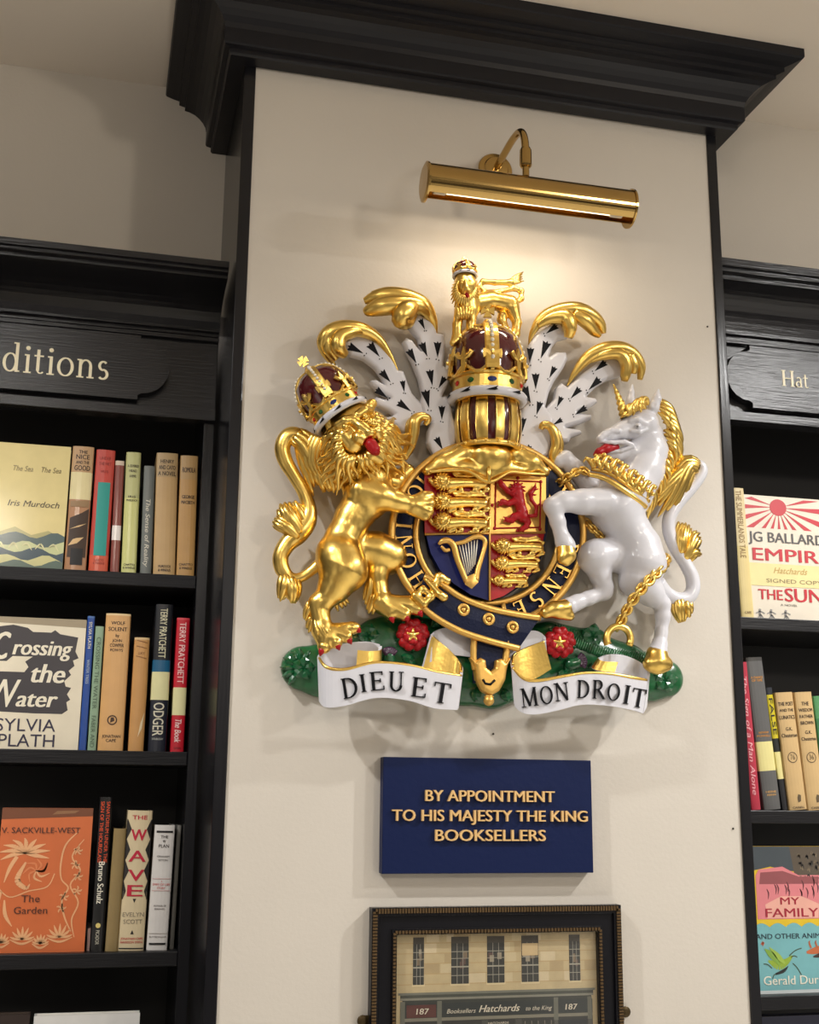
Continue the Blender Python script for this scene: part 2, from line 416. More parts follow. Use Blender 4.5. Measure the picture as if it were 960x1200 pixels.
# ================================================================== the room
CEIL = 2.915; XL, XR = .192, 1.018; TL, TR = .173, 1.036
YWL, YWR = .30, .12
struct(MB().box(-2.6, 4.2, -3.6, .9, -.1, 0).obj('floor', pm('floor_stone', 214, 204, 188, .5, bump=.2, scale=8)))
struct(MB().box(-2.6, 4.2, -3.6, .9, CEIL, CEIL+.1).obj('ceiling', ceilm))
struct(MB().box(XL, XR, 0, .5, 0, CEIL).obj('wall_centre', wallm))
struct(MB().box(TL, XL, -.004, .5, 0, CEIL).obj('trim_1', blackv, bevel=.0015))
struct(MB().box(XR, TR, -.004, .5, 0, CEIL).obj('trim_2', blackv, bevel=.0015))
LTOP, RTOP = 2.463, 2.553                     # tops of the two bookcases
struct(MB().box(-2.6, TL, YWL, YWL+.1, LTOP, CEIL).obj('wall_left', wallm))
struct(MB().box(TR, 4.2, YWR, YWR+.1, RTOP, CEIL).obj('wall_right', wallm))
# cornice around the head of the pillar
prof = [(0, 2.79), (.026, 2.79), (.029, 2.793), (.029, 2.801), (.037, 2.803), (.039, 2.806), (.039, 2.832), (.041, 2.841), (.046, 2.850), (.053, 2.858), (.062, 2.865), (.072, 2.869), (.081, 2.871), (.081, 2.878), (.092, 2.881), (.092, 2.889), (.104, 2.892), (.116, 2.896), (.118, 2.899), (.118, CEIL), (0, CEIL)]
b = MB(); n = len(prof)
for (x, y) in ((TL, .45), (TL, -.004), (TR, -.004), (TR, .45)):
    for p, z in prof: b.v.append((x+(-p if x == TL else p), y-(p if y < 0 else 0), z))
for k in range(3):
    for i in range(n): j = (i+1) % n; b.f.append((k*n+i, k*n+j, (k+1)*n+j, (k+1)*n+i)); b.m.append(0)
b.f += [tuple(range(n)), tuple(range(3*n, 4*n))]; b.m += [0, 0]
struct(b.obj('trim_3', mat('black_gloss_paint', (.009, .009, .012, 1), .36, spec=.3, bump=.05, scale=30)))

# ================================================================== bookcases
def moulding(name, prof, x0, x1, parent):
    b = MB(); n = len(prof)
    for x in (x0, x1): b.v += [(x, y, z) for y, z in prof]
    for i in range(n): j = (i+1) % n; b.f.append((i, j, n+j, n+i)); b.m.append(0)
    b.f += [tuple(range(n)), tuple(range(n, 2*n))]; b.m += [0, 0]
    return b.obj(name, black, parent)
def bookcase(label, x0, x1, yf, ztop, yc, cz, fz, rail, shelves, side, panel, word, wx, wz, wh):
    root = tag(empty('bookcase', (x0, yf, 0)), label, 'bookcase', 'black built-in bookcases either side of the pillar')
    L = lambda b: b
    M = Matrix.Translation((-x0, -yf, 0))
    def loc(o): o.location = (-x0, -yf, 0); return o
    yb = yf+.235
    loc(MB().box(x0, x0+.018, yf, yb, 0, fz).obj('side_panel', blackv, root, bevel=.001))
    loc(MB().box(x1-.018, x1, yf, yb, 0, fz).obj('side_panel', blackv, root, bevel=.001))
    loc(MB().box(x0+.018, x1-.018, yb-.012, yb, 0, fz).obj('back_panel', blackin, root))
    for i, z in enumerate(shelves):
        loc(MB().box(x0+.018, x1-.018, yf+.005, yb-.012, z-.022, z).obj('shelf', blacks, root, bevel=.0015))
    loc(MB().box(x0, x1, yf-.002, yf+.02, rail, fz).obj('frieze', black, root, bevel=.001))
    d = yf-yc; h = ztop-cz
    cp = [(yf+.02, ztop), (yc, ztop), (yc, ztop-.13*h), (yc+.006, ztop-.14*h), (yc+.006, ztop-.20*h), (yc+.016, ztop-.22*h), (yc+.016, ztop-.29*h), (yc+.026, ztop-.31*h)]
    for k in range(1, 9):
        a = k/9*pi/2
        cp.append((yc+.026+(d-.045)*sin(a)**1.0, ztop-.31*h-.50*h*(1-cos(a))))
    cp += [(yf-.017, cz+.14*h), (yf-.017, cz+.08*h), (yf-.009, cz+.07*h), (yf-.009, cz), (yf+.02, cz)]
    loc(moulding('cornice', cp, x0, x1, root))
    # raised sign panel with ogee ends
    u0, u1, z0, z1 = panel; zm = (z0+z1)/2; hh = (z1-z0)/2; poly = []
    def end(x, s):
        q = [(x, -hh), (x, -hh*.86)]
        for k in range(11):
            a = -pi/2+pi*k/10; q.append((x+s*(.006+.044*cos(a)), hh*.80*sin(a)))
        return q+[(x, hh*.86), (x, hh)]
    poly = [(x, zm+z) for x, z in end(u1-.05, 1)]+[(x, zm+z) for x, z in end(u0+.05, -1)[::-1]]
    loc(MB().plate([poly], yf-.021, yf-.001).obj('sign_panel', black, root, bevel=.0012))
    fr = MB()                                  # raised border around the panel recess
    fr.box(x0, x1, yf-.012, yf-.001, z1+.005, fz); fr.box(x0, x1, yf-.012, yf-.001, rail, z0-.006)
    loc(fr.obj('frieze_border', black, root, bevel=.001))
    tb = MB(); text(tb, word, wx, wz, wh, y=yf-.0218, th=.0008, font='serif')
    loc(tb.obj('gilt_lettering', pm('cream_lettering', 248, 238, 205, .4), root))
    return root
LX1 = .1675; LS = [1.9615, 1.6724, 1.3666, 1.06, .74, .4]
bookcase('black bookcase left of the pillar, cream lettering ending "ditions" on its sign', -.95, LX1, .20, LTOP, .055, 2.381, 2.379, 2.228, LS, 1, (-.86, .085, 2.252, 2.366), 'ditions', P(66, 431, .187).x, P(66, 425, .187).z, .050)
RX0 = 1.037; RS = [1.9217, 1.588, 1.288, .98, .66, .34]
bookcase('black bookcase right of the pillar, glare on its carved sign panel', RX0, 2.1, .105, RTOP, -.0, 2.437, 2.437, 2.281, RS, -1, (1.082, 2.05, 2.305, 2.425), 'Hat', P(929, 447, .092).x, P(929, 446, .092).z, .031)

# ================================================================== books
paper = pm('page_paper', 222, 208, 178, .8)
def jac(r, g, b): return mat(f'jacket_{r}_{g}_{b}', RGB(r, g, b), .38, coat=.35, var=.08, var_scale=30)
def ink(r, g, b): return mat(f'ink_{r}_{g}_{b}', RGB(r, g, b), .5)
DK = (40, 32, 28)
def spine_book(label, t, bt, shelf_z, yf, bands, lines=(), depth=.135, group=None, art=None):
    """t = (left, right, top) and bt = (left, right) of the spine in the photo"""
    zt = P((t[0]+t[1])/2, t[2], yf).z
    xb = (P(bt[0], bt[2], yf).x+P(bt[1], bt[2], yf).x)/2; xt = (P(t[0], t[2], yf).x+P(t[1], t[2], yf).x)/2
    w = (P(bt[1], bt[2], yf).x-P(bt[0], bt[2], yf).x+P(t[1], t[2], yf).x-P(t[0], t[2], yf).x)/2-.0006
    H = math.hypot(zt-shelf_z, xt-xb); lean = math.atan2(xt-xb, zt-shelf_z)
    if abs(lean) < .012: lean = 0
    z0 = shelf_z+abs(sin(lean))*w/2
    root = tag(empty('book', (xb, yf, z0), (0, lean, 0)), label, 'book', group)
    bul = min(.004, w*.16); tk = .0022
    outer = [(-w/2, depth)]+[(w/2*math.sin(a), bul*(1-math.cos(a))/(1-math.cos(1.3))) for a in np.linspace(-pi/2, pi/2, 9)]+[(w/2, depth)]
    outer = [(-w/2, depth), (-w/2, bul)]+[(-w/2*cos(a), bul*(1-sin(a))) for a in np.linspace(0, pi, 9)][1:-1]+[(w/2, bul), (w/2, depth)]
    inner = [(x*(w/2-tk)/(w/2), max(y, 0)+ (tk if 0 < i < len(outer)-1 else 0)) for i, (x, y) in enumerate(outer)]
    zs = [0]+[b[0]*H for b in bands[1:]]+[H]; n = len(outer); bm = MB()
    mats = []; mi = []
    for b in bands:
        m = jac(*b[1])
        if m not in mats: mats.append(m)
        mi.append(mats.index(m))
    for k in range(len(zs)-1):
        v = [(x, y, zs[k]) for x, y in outer]+[(x, y, zs[k+1]) for x, y in outer]
        bm.add(v, [(i, i+1, n+i+1, n+i) for i in range(n-1)], mi[k])
        v = [(x, y, zs[k]) for x, y in inner]+[(x, y, zs[k+1]) for x, y in inner]
        bm.add(v, [(i+1, i, n+i, n+i+1) for i in range(n-1)], mi[k])
    for z, k, fl in ((0, 0, 1), (H, len(mi)-1, 0)):
        v = [(x, y, z) for x, y in outer]+[(x, y, z) for x, y in inner]
        bm.add(v, [(i, n+i, n+i+1, i+1) if fl else (i, i+1, n+i+1, n+i) for i in range(n-1)], mi[k])
    for e in (0, n-1):
        bm.add([(*outer[e], 0), (*inner[e], 0), (*inner[e], H), (*outer[e], H)], [(0, 1, 2, 3)], mi[0])
    bm.obj('cover', mats, root)
    MB().box(-w/2+tk+.0003, w/2-tk-.0003, bul+tk+.001, depth-.003, .003, H-.003).obj('page_block', paper, root)
    if lines or art:
        tb = MB(); tm = []
        def mi_(c):
            m = ink(*c)
            if m not in tm: tm.append(m)
            return tm.index(m)
        for (s, fz, hf, c, o, wf) in lines:
            k = mi_(c); bold = .012
            if o == 'h': text(tb, s, 0, fz*H, hf*H, wf*w, 0, k, bold)
            elif o == 'hs': text(tb, s, 0, fz*H, hf*H, wf*w, 0, k, bold, font='serif')
            else: text(tb, s, 0, fz*H, hf*w, wf*H, 0, k, bold, .2 if o == 'vi' else 0, rot=-pi/2)
        if art: art(tb, mi_, w, H)
        nb = MB(); st = w/14                       # cut wide shapes into strips so they follow the rounded spine
        for q, mm in zip(tb.f, tb.m):
            pts = [tb.v[i] for i in q]; xs_ = [p[0] for p in pts]
            if max(xs_)-min(xs_) < st*1.5: nb.add(pts, [tuple(range(len(pts)))], mm); continue
            k0, k1 = math.floor(min(xs_)/st), math.ceil(max(xs_)/st)
            for kk in range(k0, k1):
                poly = pts
                for lim, sg in ((kk*st, 1), ((kk+1)*st, -1)):
                    o = []
                    for i in range(len(poly)):
                        a, c = poly[i], poly[(i+1) % len(poly)]; ia, ic = sg*(a[0]-lim) >= 0, sg*(c[0]-lim) >= 0
                        if ia: o.append(a)
                        if ia != ic: t = (lim-a[0])/(c[0]-a[0]); o.append(tuple(a[j]+(c[j]-a[j])*t for j in range(3)))
                    poly = o
                if len(poly) > 2: nb.add(poly, [tuple(range(len(poly)))], mm)
        tb = nb
        tb.v = [(x, bul*(1-math.sqrt(max(1-min(abs(x)/(w/2), 1)**2, 0)))-.0004+y, z) for x, y, z in tb.v]
        tb.obj('spine_print', tm, root)
    return root
GL1, GL2, GL3 = 'books on the upper left shelf', 'books on the middle left shelf', 'books on the lower left shelf'
GR2 = 'books on the middle right shelf'
yL, yR = .222, .128
CR = (226, 212, 160); TAN = (196, 160, 108)
def nice(tb, mi, w, H):
    tb.plate([[(-w*.42, .11*H), (w*.42, .11*H), (w*.45, .50*H), (.1*w, .46*H), (-w*.40, .42*H)]], -.0001, None, mi((62, 44, 32)))
    tb.plate([[(-w*.4, .20*H), (0, .22*H), (.3*w, .27*H), (-.05*w, .26*H), (-.2*w, .25*H)]], -.0003, None, mi((215, 180, 130)))
    tb.plate([[(-w*.4, .33*H), (.05*w, .35*H), (.38*w, .38*H), (0, .36*H)]], -.0003, None, mi((215, 180, 130)))
    tb.plate([[(-w*.26, .05*H), (w*.30, .05*H), (w*.30, .18*H), (-w*.26, .18*H)]], -.0003, None, mi((30, 28, 28)))
    tb.plate([[(-w*.42, .51*H), (w*.42, .51*H), (w*.42, .565*H), (-w*.42, .555*H)]], -.0002, None, mi((150, 120, 85)))
spine_book('brown and cream book beside the face-out cream book, dark picture low on its spine', (84, 110, 523), (75, 101, 665), LS[0], yL,
    [(0, (176, 128, 90)), (.57, CR), (.79, (190, 152, 108))], [('THE', .955, .028, DK, 'h', .4), ('NICE', .915, .038, DK, 'h', .62), ('AND THE', .87, .026, DK, 'h', .6), ('GOOD', .825, .042, DK, 'h', .72)], group=GL1, art=nice)
def tealp(tb, mi, w, H): tb.plate([[(-w*.30, .135*H), (w*.34, .135*H), (w*.34, .73*H), (-w*.30, .73*H)]], -.0001, None, mi((42, 148, 138)))
spine_book('red book with a teal panel down its spine, on the upper left shelf', (112, 134, 527), (103, 127, 667), LS[0], yL,
    [(0, (206, 84, 52)), (.14, (190, 62, 48))], [('UNDER', .93, .026, (150, 40, 32), 'h', .6), ('THE NET', .885, .026, (150, 40, 32), 'h', .66), ('IRIS', .82, .022, (150, 40, 32), 'h', .4), ('CHATTO', .10, .02, (150, 40, 20), 'h', .5), ('& WINDUS', .075, .018, (150, 40, 20), 'h', .6)], group=GL1, art=tealp)
spine_book('thin worn brown book with a white patch low on its spine', (135.5, 146, 540), (128.5, 140, 668), LS[0], yL, [(0, (128, 58, 48)), (.29, (228, 220, 214)), (.42, (128, 58, 48)), (.96, (210, 190, 170))], group=GL1)
spine_book('pale green book between the thin brown and thin grey books', (148, 166, 530), (142, 160, 668), LS[0], yL, [(0, (206, 206, 132)), (.62, (190, 190, 130))],
    [('A SEVERED', .885, .022, DK, 'h', .75), ('HEAD', .845, .022, DK, 'h', .5), ('A NOVEL', .80, .022, DK, 'h', .45), ('IRIS', .63, .018, DK, 'h', .5), ('MURDOCH', .60, .018, DK, 'h', .72), ('CHATTO', .075, .018, DK, 'h', .72), ('& WINDUS', .05, .018, DK, 'h', .8)], group=GL1)
spine_book('thin grey book with pale script running down its spine', (169, 182, 546), (164, 178, 670), LS[0], yL, [(0, (112, 116, 112))], [('The Sense of Reality', .38, .42, (214, 208, 190), 'vi', .62)], group=GL1)
spine_book('wide tan book, left of the two tan books on the upper left shelf', (184, 209, 531), (179, 206, 670), LS[0], yL, [(0, (200, 164, 112)), (.8, (188, 158, 112))],
    [('HENRY', .93, .032, DK, 'h', .62), ('AND CATO', .88, .036, DK, 'h', .76), ('A NOVEL', .83, .036, DK, 'h', .82), ('MURDOCH', .075, .022, DK, 'h', .55), ('& WINDUS', .045, .022, DK, 'h', .55)], group=GL1)
spine_book('tan book against the side of the left bookcase, rightmost on the upper shelf', (211.5, 233, 534), (207, 228, 670), LS[0], yL, [(0, (192, 148, 88)), (.8, (184, 148, 96))],
    [('ROMOLA', .88, .045, (70, 50, 36), 'h', .74), ('GEORGE', .655, .028, DK, 'h', .7), ('MACBETH', .61, .028, DK, 'h', .74), ('CHATTO', .10, .02, DK, 'h', .76), ('& WINDUS', .07, .02, DK, 'h', .7)], group=GL1)
# middle left shelf
spine_book('thin blue book beside the large face-out cream cover', (103, 112, 722), (92, 101, 878), LS[1], yL, [(0, (34, 74, 150)), (.985, (70, 110, 170))], [('SYLVIA PLATH', .855, .45, (225, 220, 200), 'v', .2), ('WINTER TREES', .58, .4, (170, 185, 205), 'v', .18)], group=GL2)
spine_book('thin pale green book between the blue and the tan book', (113, 123, 734), (102, 113, 878), LS[1], yL, [(0, (142, 168, 140))], [('CROSSING THE WATER', .62, .5, (80, 100, 80), 'v', .58), ('FABER AND', .15, .5, (80, 100, 80), 'v', .25)], group=GL2)
def owl(tb, mi, w, H):
    ring = [(.2*w*cos(a), .22*H+.2*w*sin(a)) for a in np.linspace(0, 2*pi, 17)[:-1]]; hol = [(.15*w*cos(a), .22*H+.15*w*sin(a)) for a in np.linspace(0, 2*pi, 17)[:-1]]
    tb.plate([ring, hol], 0, None, mi((70, 48, 32)))
    tb.plate([[(-.08*w, .20*H), (.09*w, .215*H), (.06*w, .24*H), (-.06*w, .238*H)]], 0, None, mi((70, 48, 32)))
spine_book('wide tan book with brown capitals, widest spine on the middle left shelf', (124.5, 155, 719), (114.5, 144, 878), LS[1], yL, [(0, (214, 166, 108)), (.985, (228, 200, 150))],
    [('WOLF', .93, .026, DK, 'h', .55), ('SOLENT', .885, .030, DK, 'h', .74), ('by', .838, .024, DK, 'h', .14), ('JOHN', .80, .022, DK, 'h', .38), ('COWPER', .765, .026, DK, 'h', .55), ('POWYS', .73, .022, DK, 'h', .5), ('JONATHAN', .105, .022, DK, 'h', .72), ('CAPE', .075, .022, DK, 'h', .4)], group=GL2, art=owl)
def scuff(tb, mi, w, H):
    tb.plate([[(.05*w, .12*H), (.3*w, .2*H), (.42*w, .34*H), (.2*w, .25*H)]], 0, None, mi((230, 210, 170)))
    for z in (.97, .92, .83): tb.plate([[(-.35*w, z*H), (.35*w, (z-.02)*H), (.35*w, (z-.012)*H), (-.35*w, (z+.008)*H)]], 0, None, mi((150, 105, 60)))
spine_book('shorter tan book with a scuffed spine, right of the widest tan one', (156.5, 176, 747), (150.5, 168, 878), LS[1], yL, [(0, (204, 152, 92)), (.98, (220, 190, 140))], [('LUCY', .86, .02, (150, 105, 60), 'h', .4)], group=GL2, art=scuff)
spine_book('dark navy book with a cream paper band, beside the red book', (181, 202, 708), (173, 195, 878), LS[1], yL, [(0, (26, 30, 44)), (.345, (228, 222, 168)), (.535, (20, 92, 130)), (.615, (22, 24, 30))],
    [('TERRY PRATCHETT', .80, .42, (214, 208, 176), 'v', .34), ('ODGER', .215, .62, (214, 208, 186), 'v', .22), ('DOUBLEDAY', .085, .014, (190, 190, 180), 'h', .62)], group=GL2)
spine_book('red book with a cream paper band, rightmost on the middle left shelf', (207, 222, 724), (199, 216, 879), LS[1], yL, [(0, (196, 26, 44)), (.27, (228, 222, 168)), (.475, (196, 26, 44)), (.985, (215, 70, 80))],
    [('TERRY PRATCHETT', .735, .5, (238, 200, 196), 'v', .46), ('The Book', .155, .5, (238, 210, 206), 'vi', .17), ('COLIN', .03, .012, (60, 10, 14), 'h', .5)], group=GL2)
# lower left shelf
def dots(tb, mi, w, H): tb.plate([[(.2*w*cos(a), .165*H+.2*w*sin(a)) for a in np.linspace(0, 2*pi, 13)[:-1]]], 0, None, mi((220, 200, 120)))
spine_book('black book with orange and white lettering, tallest on the lower left shelf', (117.5, 132, 934), (105, 121, 1116), LS[2], yL, [(0, (16, 16, 18))],
    [], group=GL3, art=lambda tb, mi, w, H: (text(tb, 'SANATORIUM UNDER THE', .24*w, .77*H, .30*w, .40*H, 0, mi((222, 82, 42)), .012, rot=-pi/2), text(tb, 'SIGN OF THE HOURGLASS', -.22*w, .77*H, .30*w, .40*H, 0, mi((222, 82, 42)), .02, rot=-pi/2), text(tb, 'Bruno Schulz', 0, .44*H, .5*w, .27*H, 0, mi((230, 226, 210)), .02, rot=-pi/2), dots(tb, mi, w, H), text(tb, 'PICADOR', 0, .09*H, .3*w, .09*H, 0, mi((190, 186, 170)), .01, rot=-pi/2)))
spine_book('olive tan book with a plain spine between the black and the patterned one', (133, 149, 971), (123, 138, 1115), LS[2], yL, [(0, (150, 128, 84))], group=GL3)
def wave(tb, mi, w, H):
    dark = mi((44, 40, 38))
    zz = [.935, .865, .79, .715, .64, .565, .49, .42, .36]; hw = [.47, .30, .47, .30, .47, .30, .47, .36, .47]
    for s in (-1, 1):
        tb.plate([[(s*.5*w, zz[0]*H)]+[(s*hw[i]*w, zz[i]*H) for i in range(len(zz))]+[(s*.5*w, zz[-1]*H)]], 0, None, dark)
    rd = mi((196, 32, 62))
    for ch, z, h, ww in (('W', .825, .085, .6), ('A', .672, .085, .66), ('V', .535, .085, .62), ('E', .425, .085, .60)): text(tb, ch, 0, z*H, h*H, ww*w, -.0002, rd, .025)
    tb.plate([[(-.07*w, .365*H), (.07*w, .365*H), (0, .335*H)]], 0, None, dark); tb.plate([[(-.07*w, .115*H), (.07*w, .115*H), (0, .145*H)]], 0, None, dark)
    tb.box(-.48*w, .48*w, -.0001, 0, .012*H, .02*H, dark)
spine_book('cream book with red letters in a zigzag panel on its spine', (149.5, 180, 950), (138.5, 168, 1114), LS[2], yL, [(0, (226, 208, 170))],
    [('THE', .95, .032, (196, 32, 62), 'h', .6), ('EVELYN', .255, .032, (150, 138, 118), 'h', .84), ('SCOTT', .205, .032, (150, 138, 118), 'h', .74), ('JONATHAN CAPE', .085, .016, (190, 50, 60), 'h', .86), ('HARRISON SMITH', .06, .016, (190, 50, 60), 'h', .86)], group=GL3, art=wave)
def bars(tb, mi, w, H):
    for z in (.945, .05): tb.box(-.40*w, .40*w, -.0002, 0, z*H-.008*H, z*H+.008*H, mi((34, 32, 34)))
    for z in (.565, .47): tb.box(-.45*w, .45*w, -.0002, 0, z*H-.0015*H, z*H+.0015*H, mi((206, 140, 140)))
    tb.box(-.45*w, .45*w, -.0002, 0, .13*H, .133*H, mi((170, 160, 150)))
spine_book('white book with black bars at head and foot, on the lower left shelf', (181.5, 206, 967), (171.5, 196, 1114), LS[2], yL, [(0, (226, 222, 218))],
    [('THE', .905, .024, DK, 'h', .36), ('W', .868, .024, DK, 'h', .14), ('PLAN', .83, .028, DK, 'h', .5), ('GRAHAM', .745, .016, (90, 84, 84), 'h', .6), ('SETON', .715, .016, (90, 84, 84), 'h', .45), ('A', .545, .014, (206, 110, 110), 'h', .06), ('SPIES OF LIFE', .52, .018, (206, 110, 110), 'h', .84), ('STORY', .492, .018, (206, 110, 110), 'h', .4), ('AUTHOR OF', .35, .014, (110, 100, 100), 'h', .6), ('BEREAVED', .325, .014, (110, 100, 100), 'h', .5), ('BUTTERWORTH', .105, .014, (140, 130, 130), 'h', .8)], group=GL3, art=bars)
spine_book('slim grey book squeezed between the white book and the bookcase side', (207.5, 213, 967), (198.5, 203.5, 1114), LS[2], .240, [(0, (120, 118, 112))], group=GL3)
spine_book('small pale pink booklet standing between the orange cover and the black book', (103, 106.5, 1088), (101, 105, 1114), LS[2], .235, [(0, (214, 178, 168))], group=GL3, depth=.1)
# right bookcase
spine_book('slim cream book leaning beside the face-out red and white cover', (858, 872, 572), (869, 886, 722), RS[0], yR, [(0, (222, 202, 140)), (.55, (226, 208, 160))], [('THE SUMMERLANDS TALE', .72, .45, (150, 120, 70), 'v', .52), ('CAPE', .045, .02, (140, 110, 70), 'h', .5)])
spine_book('pinkish red book leaning against the right bookcase side, pale script on it', (867.5, 873.5, 776), (878.5, 895.5, 948), RS[1], yR, [(0, (178, 36, 62))], [('The Sign of a Man Alone', .5, .5, (232, 170, 176), 'vi', .8)], group=GR2)
spine_book('dark grey book with a cream paper band beside the leaning red book', (874.5, 894, 771), (896, 917, 948), RS[1], yR, [(0, (92, 92, 92)), (.25, (230, 220, 150)), (.44, (92, 92, 92)), (.975, (58, 56, 54))],
    [('A DANCE', .865, .016, (220, 150, 60), 'h', .7), ('OF TIME', .845, .016, (220, 150, 60), 'h', .62), ('ANTHONY', .50, .014, (220, 150, 60), 'h', .6), ('POWELL', .478, .014, (220, 150, 60), 'h', .8), ('HEINE', .115, .014, (220, 170, 100), 'h', .6), ('MANN', .095, .014, (220, 170, 100), 'h', .5)], group=GR2)
spine_book('thin black book with a yellow lettered strip, between grey and tan books', (897.5, 905.5, 806), (917.5, 925.5, 948), RS[1], yR+.006, [(0, (22, 24, 30)), (.25, (230, 220, 150)), (.47, (22, 26, 24)), (.58, (206, 190, 30)), (.94, (20, 28, 40))], [('FALSE', .76, .6, (30, 28, 20), 'v', .3)], group=GR2)
def circ(n):
    def f(tb, mi, w, H):
        c = mi((96, 80, 56))
        tb.plate([[(.27*w*cos(a), .44*H+.27*w*sin(a)) for a in np.linspace(0, 2*pi, 21)[:-1]], [(.23*w*cos(a), .44*H+.23*w*sin(a)) for a in np.linspace(0, 2*pi, 21)[:-1]]], 0, None, c)
        text(tb, n, 0, .445*H, .045*H, .26*w, 0, c)
        tb.plate([[(.0, .06*H), (.16*w, .07*H), (.2*w, .12*H), (.05*w, .13*H), (-.02*w, .10*H)]], 0, None, c)
    return f
spine_book('tan book with a ringed number, left of the two alike on the right shelf', (908.5, 930.5, 812), (926.5, 947, 948), RS[1], yR, [(0, (206, 174, 122))],
    [('THE POET', .90, .034, DK, 'h', .84), ('AND THE', .845, .026, DK, 'h', .78), ('LUNATICS', .785, .034, DK, 'h', .86), ('G.K.', .685, .03, DK, 'h', .36), ('Chesterton', .63, .034, DK, 'h', .86), ('CASSELL', .02, .018, DK, 'h', .66)], group=GR2, art=circ('76'))
spine_book('tan book with a ringed number, right of the two alike on the right shelf', (931.5, 952.5, 811.5), (948, 969, 948), RS[1], yR, [(0, (206, 174, 122))],
    [('THE', .90, .034, DK, 'h', .42), ('WISDOM', .845, .03, DK, 'h', .78), ('FATHER', .79, .03, DK, 'h', .74), ('BROWN', .735, .03, DK, 'h', .72), ('G.K.', .655, .03, DK, 'h', .38), ('Chesterton', .60, .032, DK, 'h', .82), ('CASSELL', .02, .018, DK, 'h', .66)], group=GR2, art=circ('36'))
spine_book('green book cut by the right edge, beside the tan ringed pair', (953.5, 974, 816), (970, 990, 948), RS[1], yR, [(0, (64, 128, 84)), (.8, (84, 150, 96))], group=GR2)

def face_book(label, xr, xl, yt, yb, shelf_z, yf, col, art, aspect=None, group=None, thick=.024):
    """book standing with its front cover outward"""
    z1 = P((xr+xl)/2, yt, yf).z; H = z1-shelf_z
    xb0 = P(xl, (yt+yb)/2, yf).x; xb1 = P(xr, (yt+yb)/2, yf).x; w = xb1-xb0
    root = tag(empty('book', ((xb0+xb1)/2, yf, shelf_z)), label, 'book', group)
    b = MB(); b.box(-w/2, w/2, 0, .0025, 0, H); b.box(-w/2, w/2, thick-.0025, thick, 0, H); b.box(-w/2, -w/2+.003, .0025, thick-.0025, 0, H)
    b.obj('cover', jac(*col), root)
    MB().box(-w/2+.004, w/2-.003, .003, thick-.003, .003, H-.003).obj('page_block', paper, root)
    tb = MB(); tm = []
    def mi(c):
        m = jac(*c)
        if m not in tm: tm.append(m)
        return tm.index(m)
    lay = [0]
    class K: pass
    k = K(); k.w, k.H = w, H
    def poly(pts, c, layer=1): tb.plate([[(-w/2+u*w, v*H) for u, v in pts]], -.00025*layer, None, mi(c))
    def rib(pts, wd, c, layer=1):
        q = catmull([(u, v, t) for (u, v), t in zip(pts, wd if hasattr(wd, '__len__') else [wd]*len(pts))], 5)
        for i in range(len(q)-1):
            a, bq = np.array([q[i][0]*w, q[i][1]*H]), np.array([q[i+1][0]*w, q[i+1][1]*H]); d = bq-a; d /= np.hypot(*d)+1e-9; nn = np.array([-d[1], d[0]])*w
            o = np.array([-w/2, 0])
            v = [a+nn*q[i][2]+o, a-nn*q[i][2]+o, bq-nn*q[i+1][2]+o, bq+nn*q[i+1][2]+o]
            tb.add([(p[0], -.00025*layer, p[1]) for p in v], [(0, 1, 2, 3)], mi(c))
    def tx(s, u, v, h, wd, c, layer=3, bold=0, shear=0): text(tb, s, -w/2+u*w, v*H, h*H, wd*w if wd else None, -.00025*layer, mi(c), bold, shear)
    art(poly, rib, tx, w, H)
    tb.obj('cover_art', tm, root)
    return root
def art_sea(poly, rib, tx, w, H):
    tx('The Sea', .78, .80, .045, .24, (120, 104, 60), shear=.25); tx('The Sea', .44, .80, .045, .24, (150, 136, 96), shear=.25)
    tx('Iris Murdoch', .60, .52, .05, .62, (70, 60, 40), shear=.25)
    poly([(0, 0), (1, 0), (1, .25), (.8, .31), (.6, .27), (.4, .33), (.2, .28), (0, .35)], (176, 168, 110), 1)
    for k, (v, c) in enumerate([(.27, (70, 92, 92)), (.20, (200, 204, 150)), (.15, (48, 72, 84)), (.09, (206, 200, 140)), (.05, (84, 104, 92))]):
        poly([(0, 0), (1, 0)]+[(1-i/12, v+.025*sin(i*1.1+k*1.7)*(1.2-.05*i)) for i in range(13)], c, 2+k)
    for k in range(6): rib([(.02+.16*k, .16+.02*(k % 2)), (.08+.16*k, .20), (.14+.16*k, .15)], [.004, .012, .003], (222, 218, 168), 8)
face_book('cream face-out book with waves low on its cover, upper left shelf', 78.5, -20, 520, 663, LS[0], yL+.004, (224, 206, 140), art_sea, group=GL1)
